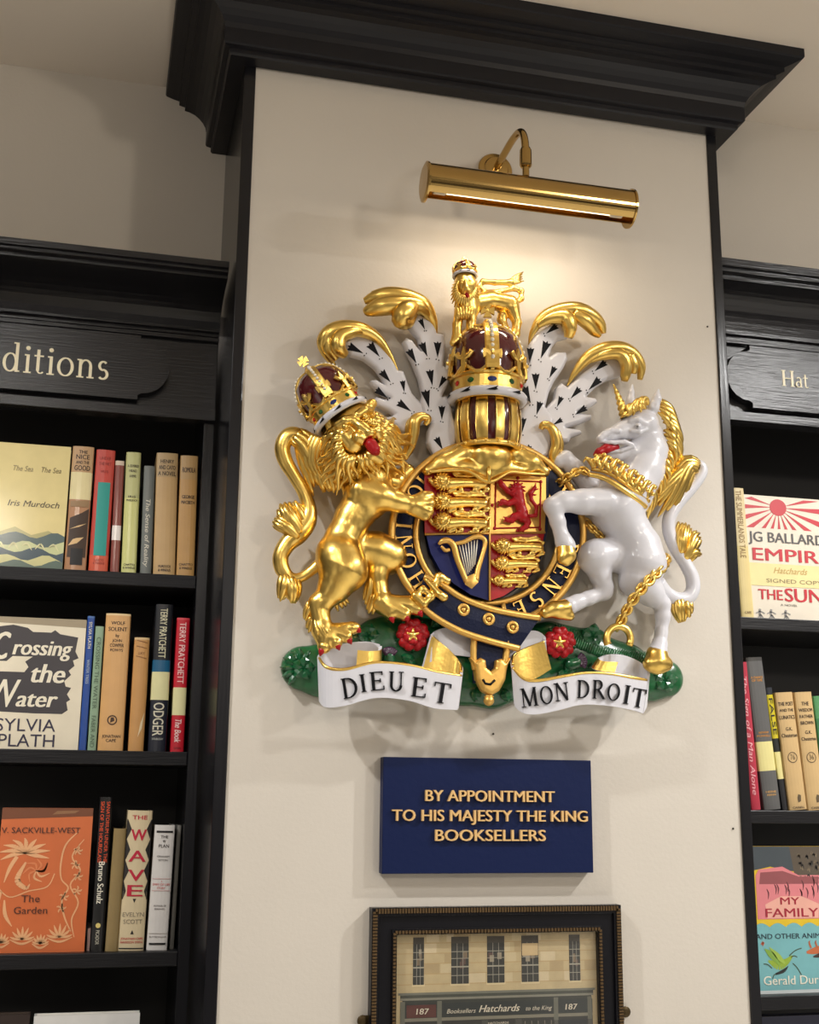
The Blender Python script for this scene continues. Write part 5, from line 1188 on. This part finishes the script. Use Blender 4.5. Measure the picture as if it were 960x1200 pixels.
scroll([(373.5, 770, 375.5, 822, 34), (383, 782, 383, 829, 44), (405, 785, 405, 827, 50), (440, 777, 440, 818, 52), (480, 780, 478, 821, 51), (512, 788, 508, 830, 48), (541, 793, 535.5, 832, 42)],
       [([(373.5, 770, 375.5, 822, 34), (376, 766, 378, 812, 26), (388, 759, 390, 800, 24), (408, 753.5, 410, 795, 25), (430, 752, 432, 790, 28), (445, 755, 446, 785, 33)], 0), ([(446, 757, 446, 782, 33), (444, 762, 443, 783, 40), (432, 763, 431, 785, 43), (419, 762, 417, 786, 42)], 1)],
       [([(541, 788, 536, 830, 42), (540, 779, 535, 815, 34), (528, 765, 523, 800, 30), (513, 752, 505, 789, 30), (505, 746, 495, 783, 33)], 1), ([(506, 744, 503, 776, 32), (513, 738, 512, 772, 27), (528, 735.5, 530, 768, 25), (551, 740, 552, 770, 25)], 0)],
       [[(374, 771, 35, 1.4), (383, 782, 45, 1.8), (405, 784.5, 50.5, 1.8), (440, 776.5, 52.5, 1.6), (480, 779.5, 51.5, 1.5), (512, 787.5, 48.5, 1.4), (541, 792, 42.5, 1.4)], [(541, 788, 42, 1.3), (539, 778, 34, 1.3), (528, 764.5, 30, 1.3), (513, 751.5, 30, 1.3), (506, 745, 32, 1.3)]],
       [('D', 401, 419, 794, 818, -9), ('I', 422, 429, 790, 811, -8), ('E', 434, 450, 787, 809, -5), ('U', 456, 473, 787, 810, 2), ('E', 483, 500, 794, 817, 7), ('T', 508, 528, 800, 824, 9)], 'white scroll lettered DIEU ET')
scroll([(601, 782, 604, 828, 40), (614, 796, 614, 836, 47), (632, 798, 631, 837, 50), (660, 793, 656, 832, 52), (687, 789, 681, 826, 52), (715, 790, 711, 827, 50), (741, 795, 740, 832, 46), (758, 798, 752.5, 836, 40)],
       [([(601, 783, 604, 825, 40), (600, 774, 604, 810, 32), (607, 765, 610, 800, 29), (622, 758, 628, 795, 29), (638, 753, 646, 784, 32)], 1), ([(638, 753, 640, 775, 31), (637, 744, 638, 772, 27), (624, 739, 624, 770, 25), (608, 745, 608, 772, 25), (595, 759, 596, 775, 24)], 0)],
       [([(758, 798, 752.5, 836, 40), (760, 788, 757, 825, 32), (750, 776, 750, 812, 26), (730, 768, 730, 800, 25), (712, 767, 711, 795, 28), (702, 771, 700, 788, 33)], 0), ([(702, 771, 694, 783, 34), (706, 775, 700, 786, 40), (724, 776, 720, 788, 42)], 1)],
       [[(601, 782, 41, 1.4), (614, 795.5, 48, 1.8), (632, 797.5, 51, 1.8), (660, 792.5, 53, 1.6), (687, 788.5, 53, 1.5), (715, 789.5, 51, 1.6), (741, 794, 47, 1.8), (758, 797, 41, 1.5)], [(601, 779, 40, 1.3), (602, 768, 31, 1.3), (612, 762, 29, 1.3), (624, 757, 29, 1.3), (638, 752, 32, 1.3)]],
       [('M', 610, 630, 806, 828, -8), ('O', 633, 648, 804, 825, -7), ('N', 650, 667, 800, 821, -7), ('D', 677, 691, 797, 818, 2), ('R', 695, 710, 797, 819, 3), ('O', 712, 727, 801, 821, 5), ('I', 731, 739, 803, 825, 9), ('T', 741, 757, 807, 829, 10)], 'white scroll lettered MON DROIT')

# ---- lion
body = blob([
  [(430, 565, 36, 26), (432, 580, 38, 25), (414, 606, 38, 19), (402, 630, 38, 18), (396, 646, 38, 22)],
  [(398, 655, 42, 25), (402, 668, 44, 25), (392, 688, 42, 17), (379, 705, 40, 11), (372, 712, 40, 9)],                 # near thigh
  [(372, 706, 40, 9.5), (375, 722, 40, 9.5), (378, 738, 41, 11), (384, 748, 42, 12)],                                    # shank
  ['.0025', (382, 748, 42, 12), (380, 758, 46, 7)], ['.0025', (388, 746, 44, 10), (394, 753, 48, 6.5)], ['.0025', (392, 742, 44, 10), (406, 746, 48, 6.5)], ['.0025', (394, 740, 42, 9), (412, 736, 46, 6.5), (416, 736, 46, 6)],
  [(412, 640, 28, 18), (440, 645, 25, 20), (456, 652, 22, 20)], [(444, 650, 26, 17), (442, 672, 27, 12), (444, 690, 28, 9.5), (446, 704, 30, 11)],   # far hind leg
  ['.0025', (446, 706, 30, 12), (458, 718, 34, 7.5)], ['.0025', (450, 708, 30, 11), (474, 720, 36, 7)], ['.0025', (455, 706, 30, 10), (478, 710, 33, 8), (489, 714, 36, 6.5)], [(470, 707, 31, 8), (492, 704, 33, 6), (500, 706, 33, 5)],
  [(424, 576, 48, 17), (446, 582, 52, 14.5), (466, 588, 52, 11), (484, 592, 53, 9.5)],                                   # foreleg over the shield
  ['.0025', (484, 592, 53, 10), (497, 583, 56, 7), (504, 581, 56, 5)], ['.0025', (488, 592, 54, 10), (503, 590, 57, 6.5)], ['.0025', (486, 594, 54, 9), (502, 599, 57, 6)], ['.0025', (484, 596, 53, 8), (498, 605, 56, 5)],
  [(440, 560, 26, 14), (462, 566, 24, 10), (478, 552, 24, 8)],                                                            # far foreleg
  [(404, 488, 48, 23), (412, 500, 46, 28)], [(416, 512, 34, 33), (426, 526, 34, 28)], [(400, 536, 32, 22), (416, 548, 34, 21)], [(446, 530, 34, 20), (440, 544, 34, 17)],   # mane mass
  [(412, 498, 58, 23), (420, 508, 60, 18)], ['.003', (424, 506, 74, 11), (430, 511, 79, 8)], ['.003', (414, 493, 78, 6), (424, 500, 83, 5.5), (433, 507, 86, 5)],   # skull, muzzle, nose bridge
  ['.002', (397, 498, 74, 5), (405, 493, 80, 5), (413, 491, 80, 4)], ['.002', (420, 486, 80, 4), (427, 481, 78, 4.6), (434, 482, 72, 4)],
  ['.002', (434, 507, 87, 5), (438, 505, 85, 3.6)], ['.0025', (421, 513, 82, 7.5), (425, 516, 82, 6)], ['.0025', (441, 506, 80, 6.5), (443, 510, 78, 5.5)],
  ['.003', (436, 533, 74, 8), (444, 538, 70, 7)], ['.003', (440, 495, 70, 8)], ['.004', (406, 512, 68, 13), (413, 521, 70, 12)], ['.004', (446, 514, 68, 10), (447, 524, 66, 9)],
  ['.002', (390, 502, 56, 7), (384, 494, 58, 5), (381, 488, 56, 3)], ['.002', (432, 477, 58, 7), (436, 473, 57, 5.5)]],
  vox=.0015, k=.006, cut=[(435, 522, 86, 8), (404, 500.5, 88, 4.6), (428, 488.5, 87, 4.6)])
lion = part(body, 'lion_supporter', gold); lion['label'] = 'crowned gold lion on the left'
b = MB()
for x, y, h in ((404.5, 500, 80.5), (428, 488.5, 79.5)): b.ball(at(x, y, h), 3.6*S, n=10); strand(b, [(x-5, y+4, h+1.5, .8), (x, y+4.6, h+3, 1.2), (x+5, y+1.5, h+1, .8)], n=6)
part(b, 'eyes', gold, lion)
part(blob([[(431, 516, 78, 5), (435, 521, 84, 5.4), (439, 527, 85, 4.9), (441, 530, 82, 3.6)]], vox=.001), 'tongue', red, lion)
for p, q in (((378, 760, 49), (375, 769, 46)), ((395, 755, 51), (398, 762, 48)), ((408, 748, 51), (412, 755, 48)), ((418, 737, 49), (423, 741, 46)), ((458, 722, 36), (461, 730, 38)), ((476, 722, 39), (478, 729, 40)), ((491, 716, 39), (495, 723, 38))):
    b = MB(); b.tube([at(*p), at(*[(u+v)/2 for u, v in zip(p, q)]), at(*q)], [3.6*S, 3*S, .6*S], 8); part(b, 'claw', red, lion)
b = MB(); fx_, fy_ = 420, 508
def rad_(a):
    aa = np.array([-180, -140, -100, -60, -30, 0, 30, 60, 90, 120, 150, 180]); rr = np.array([44, 42, 30, 34, 44, 56, 62, 60, 62, 68, 54, 44]); return float(np.interp(a, aa, rr))
for ring_, (s0, s1, h0, h1, nn, r) in enumerate(((.62, 1.12, 56, 38, 42, 4.8), (.52, 1.0, 66, 52, 42, 4.4), (.42, .84, 75, 64, 40, 3.9))):
    for k_ in range(nn):
        a = -180+360*(k_+.5*(ring_ % 2)+random.uniform(-.3, .3))/nn
        if -150 < a < -62 and ring_ > 0: continue
        R_ = rad_(a); sw = random.choice((-1, 1))*random.uniform(4, 9); ar = radians(a)
        f_ = lambda s, d, g: (fx_+R_*s*cos(ar+radians(d)), fy_+R_*s*sin(ar+radians(d))+g)
        e = s1*random.uniform(.88, 1.06); gq = 2+abs(cos(ar))*7
        pts_ = [(*f_(s0+(e-s0)*t, sw*sin(t*5.2)*(.4+.6*t), gq*t*t*1.5), h0+(h1-h0)*t**1.3+2.2*sin(t*6), r*max((1-t**2.2), .12)*(.75+.5*t*(1-t)*2)) for t in (0, .2, .4, .6, .8, 1)]
        strand(b, pts_, sub=3, n=7)
part(b, 'mane', gold, lion)
b = MB()
for s in (-1, 1):
    for k_ in range(3): strand(b, [(404+k_*3, 508+k_*4, 74, 2.2), (396+k_*4, 514+k_*5, 70, 2.6), (392+k_*5, 524+k_*5, 62, .8)], sub=3, n=6)
tuft(b, [(376, 512, 46), (370, 530, 42), (372, 548, 38), (382, 565, 34)], 22, 6, 4); tuft(b, [(384, 540, 42), (388, 560, 38), (392, 578, 34)], 20, 5, 4)
tuft(b, [(395, 690, 36), (398, 702, 34), (405, 714, 30)], 18, 4, 3, fan=.6); tuft(b, [(436, 676, 30), (433, 694, 28), (430, 712, 26)], 14, 4, 3, fan=.5); tuft(b, [(366, 706, 40), (361, 718, 38), (358, 728, 34)], 8, 3, 2.6); tuft(b, [(440, 696, 32), (437, 708, 30), (434, 722, 26)], 14, 4, 3, fan=.6)
tuft(b, [(370, 722, 40), (364, 732, 38), (362, 742, 34)], 8, 3, 2.6)
for c in ((376, 728, 51), (446, 692, 37)):                       # hair over the feet
    for k_ in range(7):
        t = k_/6; x = c[0]-7+15*t; y = c[1]+5*t
        strand(b, [(x, y-7, c[2]-5-6*abs(t-.5), 1.2), (x+1+3*t, y+2, c[2]-1-6*abs(t-.5), 2.6), (x+3+8*t, y+11+random.uniform(-2, 3), c[2]+1-4*abs(t-.5), 2.2), (x+4+11*t, y+17+random.uniform(-2, 3), c[2]-3, .6)], sub=3, n=6)
part(b, 'fur_tufts', gold, lion)
b = MB(); strand(b, [(380, 655, 34, 7), (366, 668, 31, 5.5), (352, 677, 29, 5.5), (340, 677, 28, 6.5), (331, 667, 27, 8), (329, 652, 27, 8.5), (337, 637, 27, 9.5), (350, 625, 28, 11), (360, 611, 28, 10), (362, 596, 28, 8), (356, 577, 28, 7), (345, 558, 29, 7), (335, 541, 30, 8), (331, 526, 31, 8.5), (336, 513, 32, 9), (346, 510, 33, 9), (356, 518, 33, 8)], n=14)
tail = part(b, 'tail', gold, lion)
b = MB(); tuft(b, [(352, 512, 33), (362, 528, 34), (372, 548, 33), (386, 582, 26)], 30, 8, 6, fan=.9); tuft(b, [(346, 510, 34), (358, 520, 37), (368, 540, 37), (378, 562, 31)], 16, 4, 5)
tuft(b, [(352, 625, 30), (342, 610, 33), (336, 598, 33), (334, 588, 28)], 20, 5, 5, fan=.8); tuft(b, [(350, 630, 30), (338, 618, 33), (328, 612, 32), (321, 607, 27)], 16, 5, 4.6, fan=.8); tuft(b, [(358, 612, 30), (350, 597, 31), (345, 586, 28)], 8, 3, 3.4)
tuft(b, [(336, 674, 28), (333, 688, 29), (328, 705, 24)], 10, 3, 4.5); tuft(b, [(340, 677, 29), (343, 692, 30), (343, 710, 24)], 12, 4, 5)
part(b, 'tail_tufts', gold, lion)
lo = at(398, 486, 53); lup = at(371, 441, 44)-at(397, 484, 50)
crown('crown', lo, (at(365, 438, 46)-lo), 29.5*S, 66*S, lion, turn=.25, orn=1.25)

# ---- crest lion on the crown
cb = blob([[(547, 348, 44, 13), (548, 362, 42, 13)], [(552, 356, 40, 12), (575, 352, 36, 10), (597, 357, 36, 11)], [(540, 362, 44, 7), (536, 380, 44, 5), (535, 398, 44, 5.5), (531, 402, 46, 4)], [(553, 364, 46, 7), (552, 380, 46, 5), (551, 392, 46, 5), (546, 394, 48, 4)],
            [(600, 362, 38, 9), (606, 378, 38, 5), (604, 392, 38, 5), (600, 397, 40, 4)], [(592, 362, 32, 8), (588, 374, 32, 5), (594, 388, 34, 4), (590, 392, 36, 3.5)],
            [(545, 328, 49, 11)], [(546, 335, 50, 12.5)], ['.0015', (546, 336, 61, 3), (547, 341, 63, 4.6)], ['.0015', (546, 330, 61, 2.4), (547, 337, 66, 2.4)], ['.001', (541, 330, 60, 2.4)], ['.001', (551, 330, 60, 2.4)],
            [(604, 356, 34, 3), (611, 350, 33, 3), (611, 341, 33, 3), (603, 338, 33, 3), (585, 342, 34, 2.6), (568, 342, 35, 2.6), (561, 336, 35, 2.6), (566, 330, 35, 3), (580, 331, 35, 3), (598, 331, 34, 3.6), (606, 327, 33, 3)]], vox=.0012, k=.004, cut=[(547, 344, 65, 3)])
crest = part(cb, 'crest_lion', gold); crest['label'] = 'small crowned gold lion standing on the royal crown'
b = MB()
for k_ in range(30):
    a = 2*pi*k_/30; R_ = 17+6*max(sin(a), 0)
    
    if sin(a) > -.75: strand(b, [(546+9.5*cos(a), 337+9.5*sin(a), 56, 1.6), (546+13*cos(a+.1), 340+14*sin(a+.1), 54, 2.0), (546+R_*cos(a-.05), 341+(R_+3)*sin(a-.05), 46, .5)], sub=3, n=6)
for k_ in range(5): strand(b, [(598, 331+k_-2, 34, 2), (606, 327+2*(k_-2), 35, 2), (613+random.uniform(-2, 2), 324+2.6*(k_-2), 32, .5)], sub=3, n=6)
for k_ in range(6): strand(b, [(536+k_*3.4, 360, 55-abs(k_-3), 2), (537+k_*3, 368, 55, 2), (539+k_*2.6, 375, 52, .6)], sub=3, n=6)
for e in (541.3, 551): b.ball(at(e, 331.5, 61.5), 1.5*S, n=7); strand(b, [(e-3, 330, 60, .7), (e, 328.5, 62, 1.1), (e+3, 330, 60, .7)], n=5)
part(b, 'mane', gold, crest)
part(blob([[(547, 344, 61, 2.6), (548, 347, 60, 2)]], vox=.0008), 'tongue', red, crest)
crown('crown', at(545, 323, 49), (at(544, 300, 47)-at(545, 323, 49)), 13*S, 19*S, crest)

# ---- unicorn
ub = blob([
  [(757, 512, 36, 20), (760, 530, 36, 22), (752, 552, 38, 25), (736, 576, 40, 28), (722, 598, 40, 28)],                    # neck into chest
  [(722, 598, 40, 29), (737, 622, 40, 23.5), (748, 642, 40, 25), (752, 658, 42, 27)],                                        # trunk, rump
  [(752, 662, 42, 26), (748, 680, 42, 21), (762, 694, 40, 15), (776, 708, 38, 9), (777, 722, 37, 8), (775, 742, 37, 6.5), (773, 756, 38, 8), (771, 764, 39, 11)],
  [(745, 655, 34, 20), (716, 650, 34, 18), (700, 652, 36, 20)], [(697, 656, 36, 19), (703, 672, 36, 12), (708, 688, 34, 10), (708, 694, 34, 8.5)], [(708, 694, 34, 8.5), (690, 701, 35, 7.5), (676, 706, 36, 8), (668, 710, 37, 9.5)],
  [(708, 588, 52, 17), (682, 588, 56, 13.5), (660, 588, 58, 11), (648, 593, 58, 10)], [(648, 594, 58, 9.5), (654, 612, 57, 8), (657, 624, 57, 7), (661, 635, 57, 9), (664, 640, 57, 10)],
  [(706, 580, 30, 12), (690, 568, 28, 11), (672, 548, 28, 10), (663, 538, 28, 9), (655, 541, 28, 8)],
  ['.004', (754, 497, 45, 17.5), (741, 500, 47, 14), (727, 506, 49, 10), (714, 511, 50, 8), (707, 513.5, 50, 7)],      # skull to nose
  ['.004', (760, 521, 42, 17), (741, 529, 45, 10), (723, 534, 46, 6.5), (710, 535, 46, 5)],                            # cheek and lower jaw
  ['.002', (739, 494, 58, 3.4), (748, 492, 61, 4), (757, 497, 59, 3.4)], ['.002', (740, 505, 59, 2.4), (749, 506, 60.5, 3), (757, 503, 59, 2.4)], ['.002', (703, 514, 57, 4), (707, 510, 57, 4), (716, 505, 58, 3.4), (725, 505, 59, 3)],
  ['.002', (702, 518, 55, 2.6), (716, 519, 58, 2.8), (732, 518, 58, 2.8), (741, 521, 56, 2.4)], ['.002', (712, 530, 52, 2.4), (728, 528, 54, 2.4), (742, 523, 56, 2.2)],
  ['.003', (761, 487, 48, 6), (766, 477, 54, 6.4), (770, 467, 56, 5), (771.5, 457, 56, 1.4)], ['.003', (739, 482, 40, 6), (739, 470, 40, 5), (740, 460, 40, 3.4), (741, 451, 40, 1.2)]],
  vox=.0014, k=.006, cut=[(721, 509.5, 63, 3.4), (748, 499.5, 68, 5), (706, 524, 56, 4.2), (716, 524.5, 57, 4), (726, 524, 58, 3.4), (767, 473, 63, 4)])
uni = part(ub, 'unicorn_supporter', white); uni['label'] = 'white unicorn on the right with gold mane and chain'
b = MB(); b.ball(at(748, 499.5, 61), 4*S, n=12); part(b, 'eye', white, uni)
b = MB(); b.ball(at(747.3, 499.8, 64.2), 1.5*S, n=8); part(b, 'pupil', mat('grey_enamel', (.2, .2, .2, 1), .3), uni)
part(blob([[(722, 524, 52, 4), (710, 526, 56, 4.6), (702, 530, 57, 3.8), (697, 533, 56, 1.8)]], vox=.001), 'tongue', red, uni)
b = MB(); N = 60
v = []; hp = [(734, 489, 52), (719, 450, 50)]
for i in range(N+1):
    t = i/N; c = at(*[hp[0][j]+(hp[1][j]-hp[0][j])*t for j in range(3)])
    for k_ in range(12):
        a = 2*pi*k_/12; r = (6.2*(1-t)+.8)*S*(1+.16*cos(2*(a-t*20)))
        v.append(c+Vector((cos(a)*.95, sin(a), cos(a)*.3))*r)
b.add(v, [(i*12+k_, i*12+(k_+1) % 12, (i+1)*12+(k_+1) % 12, (i+1)*12+k_) for i in range(N) for k_ in range(12)]+[tuple(N*12+k_ for k_ in range(12))])
part(b, 'horn', gold, uni)
b = MB()
for k_ in range(8):
    x = 757-2.5*k_+random.uniform(-.8, .8); y = 473+.9*k_+random.uniform(-2, 2)
    strand(b, [(x+3, y+3, 54, 2), (x+2, y-4, 57, 2.6), (x-2, y-5, 60, 2.6), (x-3.5, y, 62, 2.4), (x-1.5, y+4, 61, 1.8), (x-5+random.uniform(-3, 3), y+7+random.uniform(-1, 3), 60, .7)], sub=4, n=7)
part(b, 'forelock', gold, uni)
b = MB(); path = catmull([(773, 482, 50), (779, 494, 49), (783, 508, 48), (783, 522, 47), (779, 538, 46), (772, 554, 46), (763, 568, 48), (754, 578, 50)], 2)
for lay in (0, 1):
    for i, p in enumerate(path):
        j = random.uniform(-2, 2); k_ = 1-.035*i; ln = random.uniform(.85, 1.2); x, y = p[0]+lay*random.uniform(-1, 3), p[1]+j+lay*4; h = p[2]-6+lay*7
        strand(b, [(x-6, y-12, h+2, 1.2), (x+2, y-10, h+4, 4.2), (x+11*k_, y-3, h+3, 5.0), (x+16*k_, y+8*ln, h-1, 4.4), (x+14*k_, y+19*ln, h-5, 3.2), (x+9*k_, y+29*ln, h-9, .6)] if not lay else [(x-4, y-8, h, 1), (x+1, y-5, h+2, 2.6), (x+7*k_, y+1, h+2, 3.4), (x+9*k_, y+10*ln, h-1, 2.8), (x+6*k_, y+20*ln, h-4, .5)], sub=4, n=8)
part(b, 'mane', gold, uni)
# collar of crosses and leaves, belly band
b = MB(); cl = catmull([(690, 556, 58, 2.8), (708, 560, 66, 3.2), (728, 572, 69, 3.2), (745, 585, 66, 3.2), (757, 594, 58, 2.8)], 6)
b.tube([at(p[0], p[1], p[2]) for p in cl], [p[3]*S for p in cl], 8)
cl2 = [(p[0]+3.5, p[1]-6.5, p[2]+.5) for p in cl]; b.tube([at(*p) for p in cl2], 2.4*S, 8)
for k_, i in enumerate(range(1, len(cl), 3)):
    p = cl[i]; bx_, by_ = p[0]+4, p[1]-8
    for du, dv, r in ((1, -4, 3.6), (4, -10, 3.4), (9, -13, 2.8), (-4, -9, 3.0), (-8, -11, 2.4), (7, -5, 2.6), (3, -17 if k_ % 2 else -14, 2.6)): b.ball(at(bx_+du, by_+dv, p[2]+2), r*S, n=8, sc=(1.1, .8, 1))
    strand(b, [(bx_, by_, p[2]+2, 2.5), (bx_+2, by_-8, p[2]+4, 3), (bx_+7, by_-15, p[2]+2, 1.8), (bx_+12, by_-13, p[2], 1)], sub=3, n=7)
    strand(b, [(bx_, by_, p[2]+2, 2.2), (bx_-4, by_-7, p[2]+3, 2.6), (bx_-9, by_-11, p[2]+1, 1.6), (bx_-12, by_-7, p[2], .8)], sub=3, n=7)
part(b, 'coronet_collar', gold, uni)
def chain(name, pts, r, step):
    q = catmull(pts, 14); w = [at(*p[:3]) for p in q]; d = [0]
    for i in range(1, len(w)): d.append(d[-1]+(w[i]-w[i-1]).length)
    L_ = d[-1]; n = int(L_/(step*S)); b = MB()
    for k_ in range(n+1):
        s = L_*k_/n; i = max(j for j in range(len(d)) if d[j] <= s+1e-9); i = min(i, len(w)-2); f_ = (s-d[i])/(d[i+1]-d[i]+1e-12); c = w[i].lerp(w[i+1], min(f_, 1)); tg = (w[i+1]-w[i]).normalized()
        nv = Vector((0, -1, 0)); sd = tg.cross(nv).normalized(); nv = sd.cross(tg)
        a_ = sd if k_ % 2 == 0 else (nv*.8+sd*.45).normalized()
        b.tube([c+tg*cos(t)*r*1.15*S+a_*sin(t)*r*.8*S for t in np.linspace(0, 2*pi, 15)[:-1]], r*.36*S, 7, closed=True)
    return part(b, name, gold, uni)
chain('chain', [(782, 654, 40), (777, 664, 56), (766, 675, 66), (752, 690, 68), (740, 706, 62), (731, 722, 50), (726, 733, 42)], 5.6, 6.6)
chain('girth_chain', [(688, 612, 30), (697, 622, 34), (706, 630, 32), (714, 636, 30)], 4.6, 5); chain('girth_chain', [(655, 566, 30), (664, 560, 38), (672, 555, 42), (682, 551, 42), (690, 555, 44)], 4.6, 5)
b = MB(); cR = (725, 749); b.tube([at(cR[0]+14*cos(a), cR[1]-15*sin(a), 44) for a in np.linspace(-.5, pi+.45, 24)], 4*S, 12); part(b, 'chain_ring', gold, uni)
for ch in ([[(663, 643, 57, 10), (664, 650, 58, 10.5)], [(660, 655, 60, 6.5), (664, 659, 59, 4)]], [[(770, 768, 39, 12), (770, 776, 40, 13.5)], [(762, 778, 42, 8), (780, 778, 42, 8)]], [[(663, 712, 38, 9), (650, 714, 39, 8.5), (640, 718, 39, 6.5)], [(655, 720, 39, 5), (668, 722, 39, 5)]]):
    part(blob(ch, vox=.0013, k=.005), 'hoof', gold, uni)
b = MB(); strand(b, [(770, 684, 34, 10), (780, 695, 32, 8.5), (793, 702, 31, 8), (805, 701, 30, 8), (812, 691, 30, 8), (811, 676, 30, 8), (803, 660, 30, 7.5), (791, 641, 30, 7.5), (784, 622, 30, 7.5), (785, 606, 31, 7.5), (794, 590, 32, 7.5), (806, 576, 33, 7.5), (817, 563, 34, 7), (823, 552, 34, 6.5), (820, 545, 34, 6), (811, 544, 34, 5.5)], n=14)
part(b, 'tail', white, uni)
b = MB(); tuft(b, [(818, 548, 36), (806, 546, 39), (796, 562, 38), (786, 582, 34), (770, 606, 27)], 26, 7, 5.5, fan=1.0); tuft(b, [(812, 546, 37), (797, 554, 40), (780, 572, 38), (764, 592, 32)], 20, 6, 5, fan=.8); tuft(b, [(808, 548, 38), (802, 566, 36), (799, 584, 30)], 10, 4, 4)
tuft(b, [(799, 648, 30), (800, 634, 33), (801, 624, 32), (804, 612, 27)], 16, 5, 4.6, fan=.7); tuft(b, [(803, 655, 30), (810, 640, 33), (815, 630, 32), (822, 627, 27)], 14, 4, 4.4, fan=.7); tuft(b, [(805, 655, 30), (814, 647, 32), (823, 650, 28)], 8, 3, 3.4)
tuft(b, [(795, 702, 30), (797, 714, 31), (800, 732, 26)], 12, 4, 4.6); tuft(b, [(803, 704, 30), (806, 714, 31), (809, 724, 26)], 8, 3, 4)
part(b, 'tail_tufts', gold, uni)
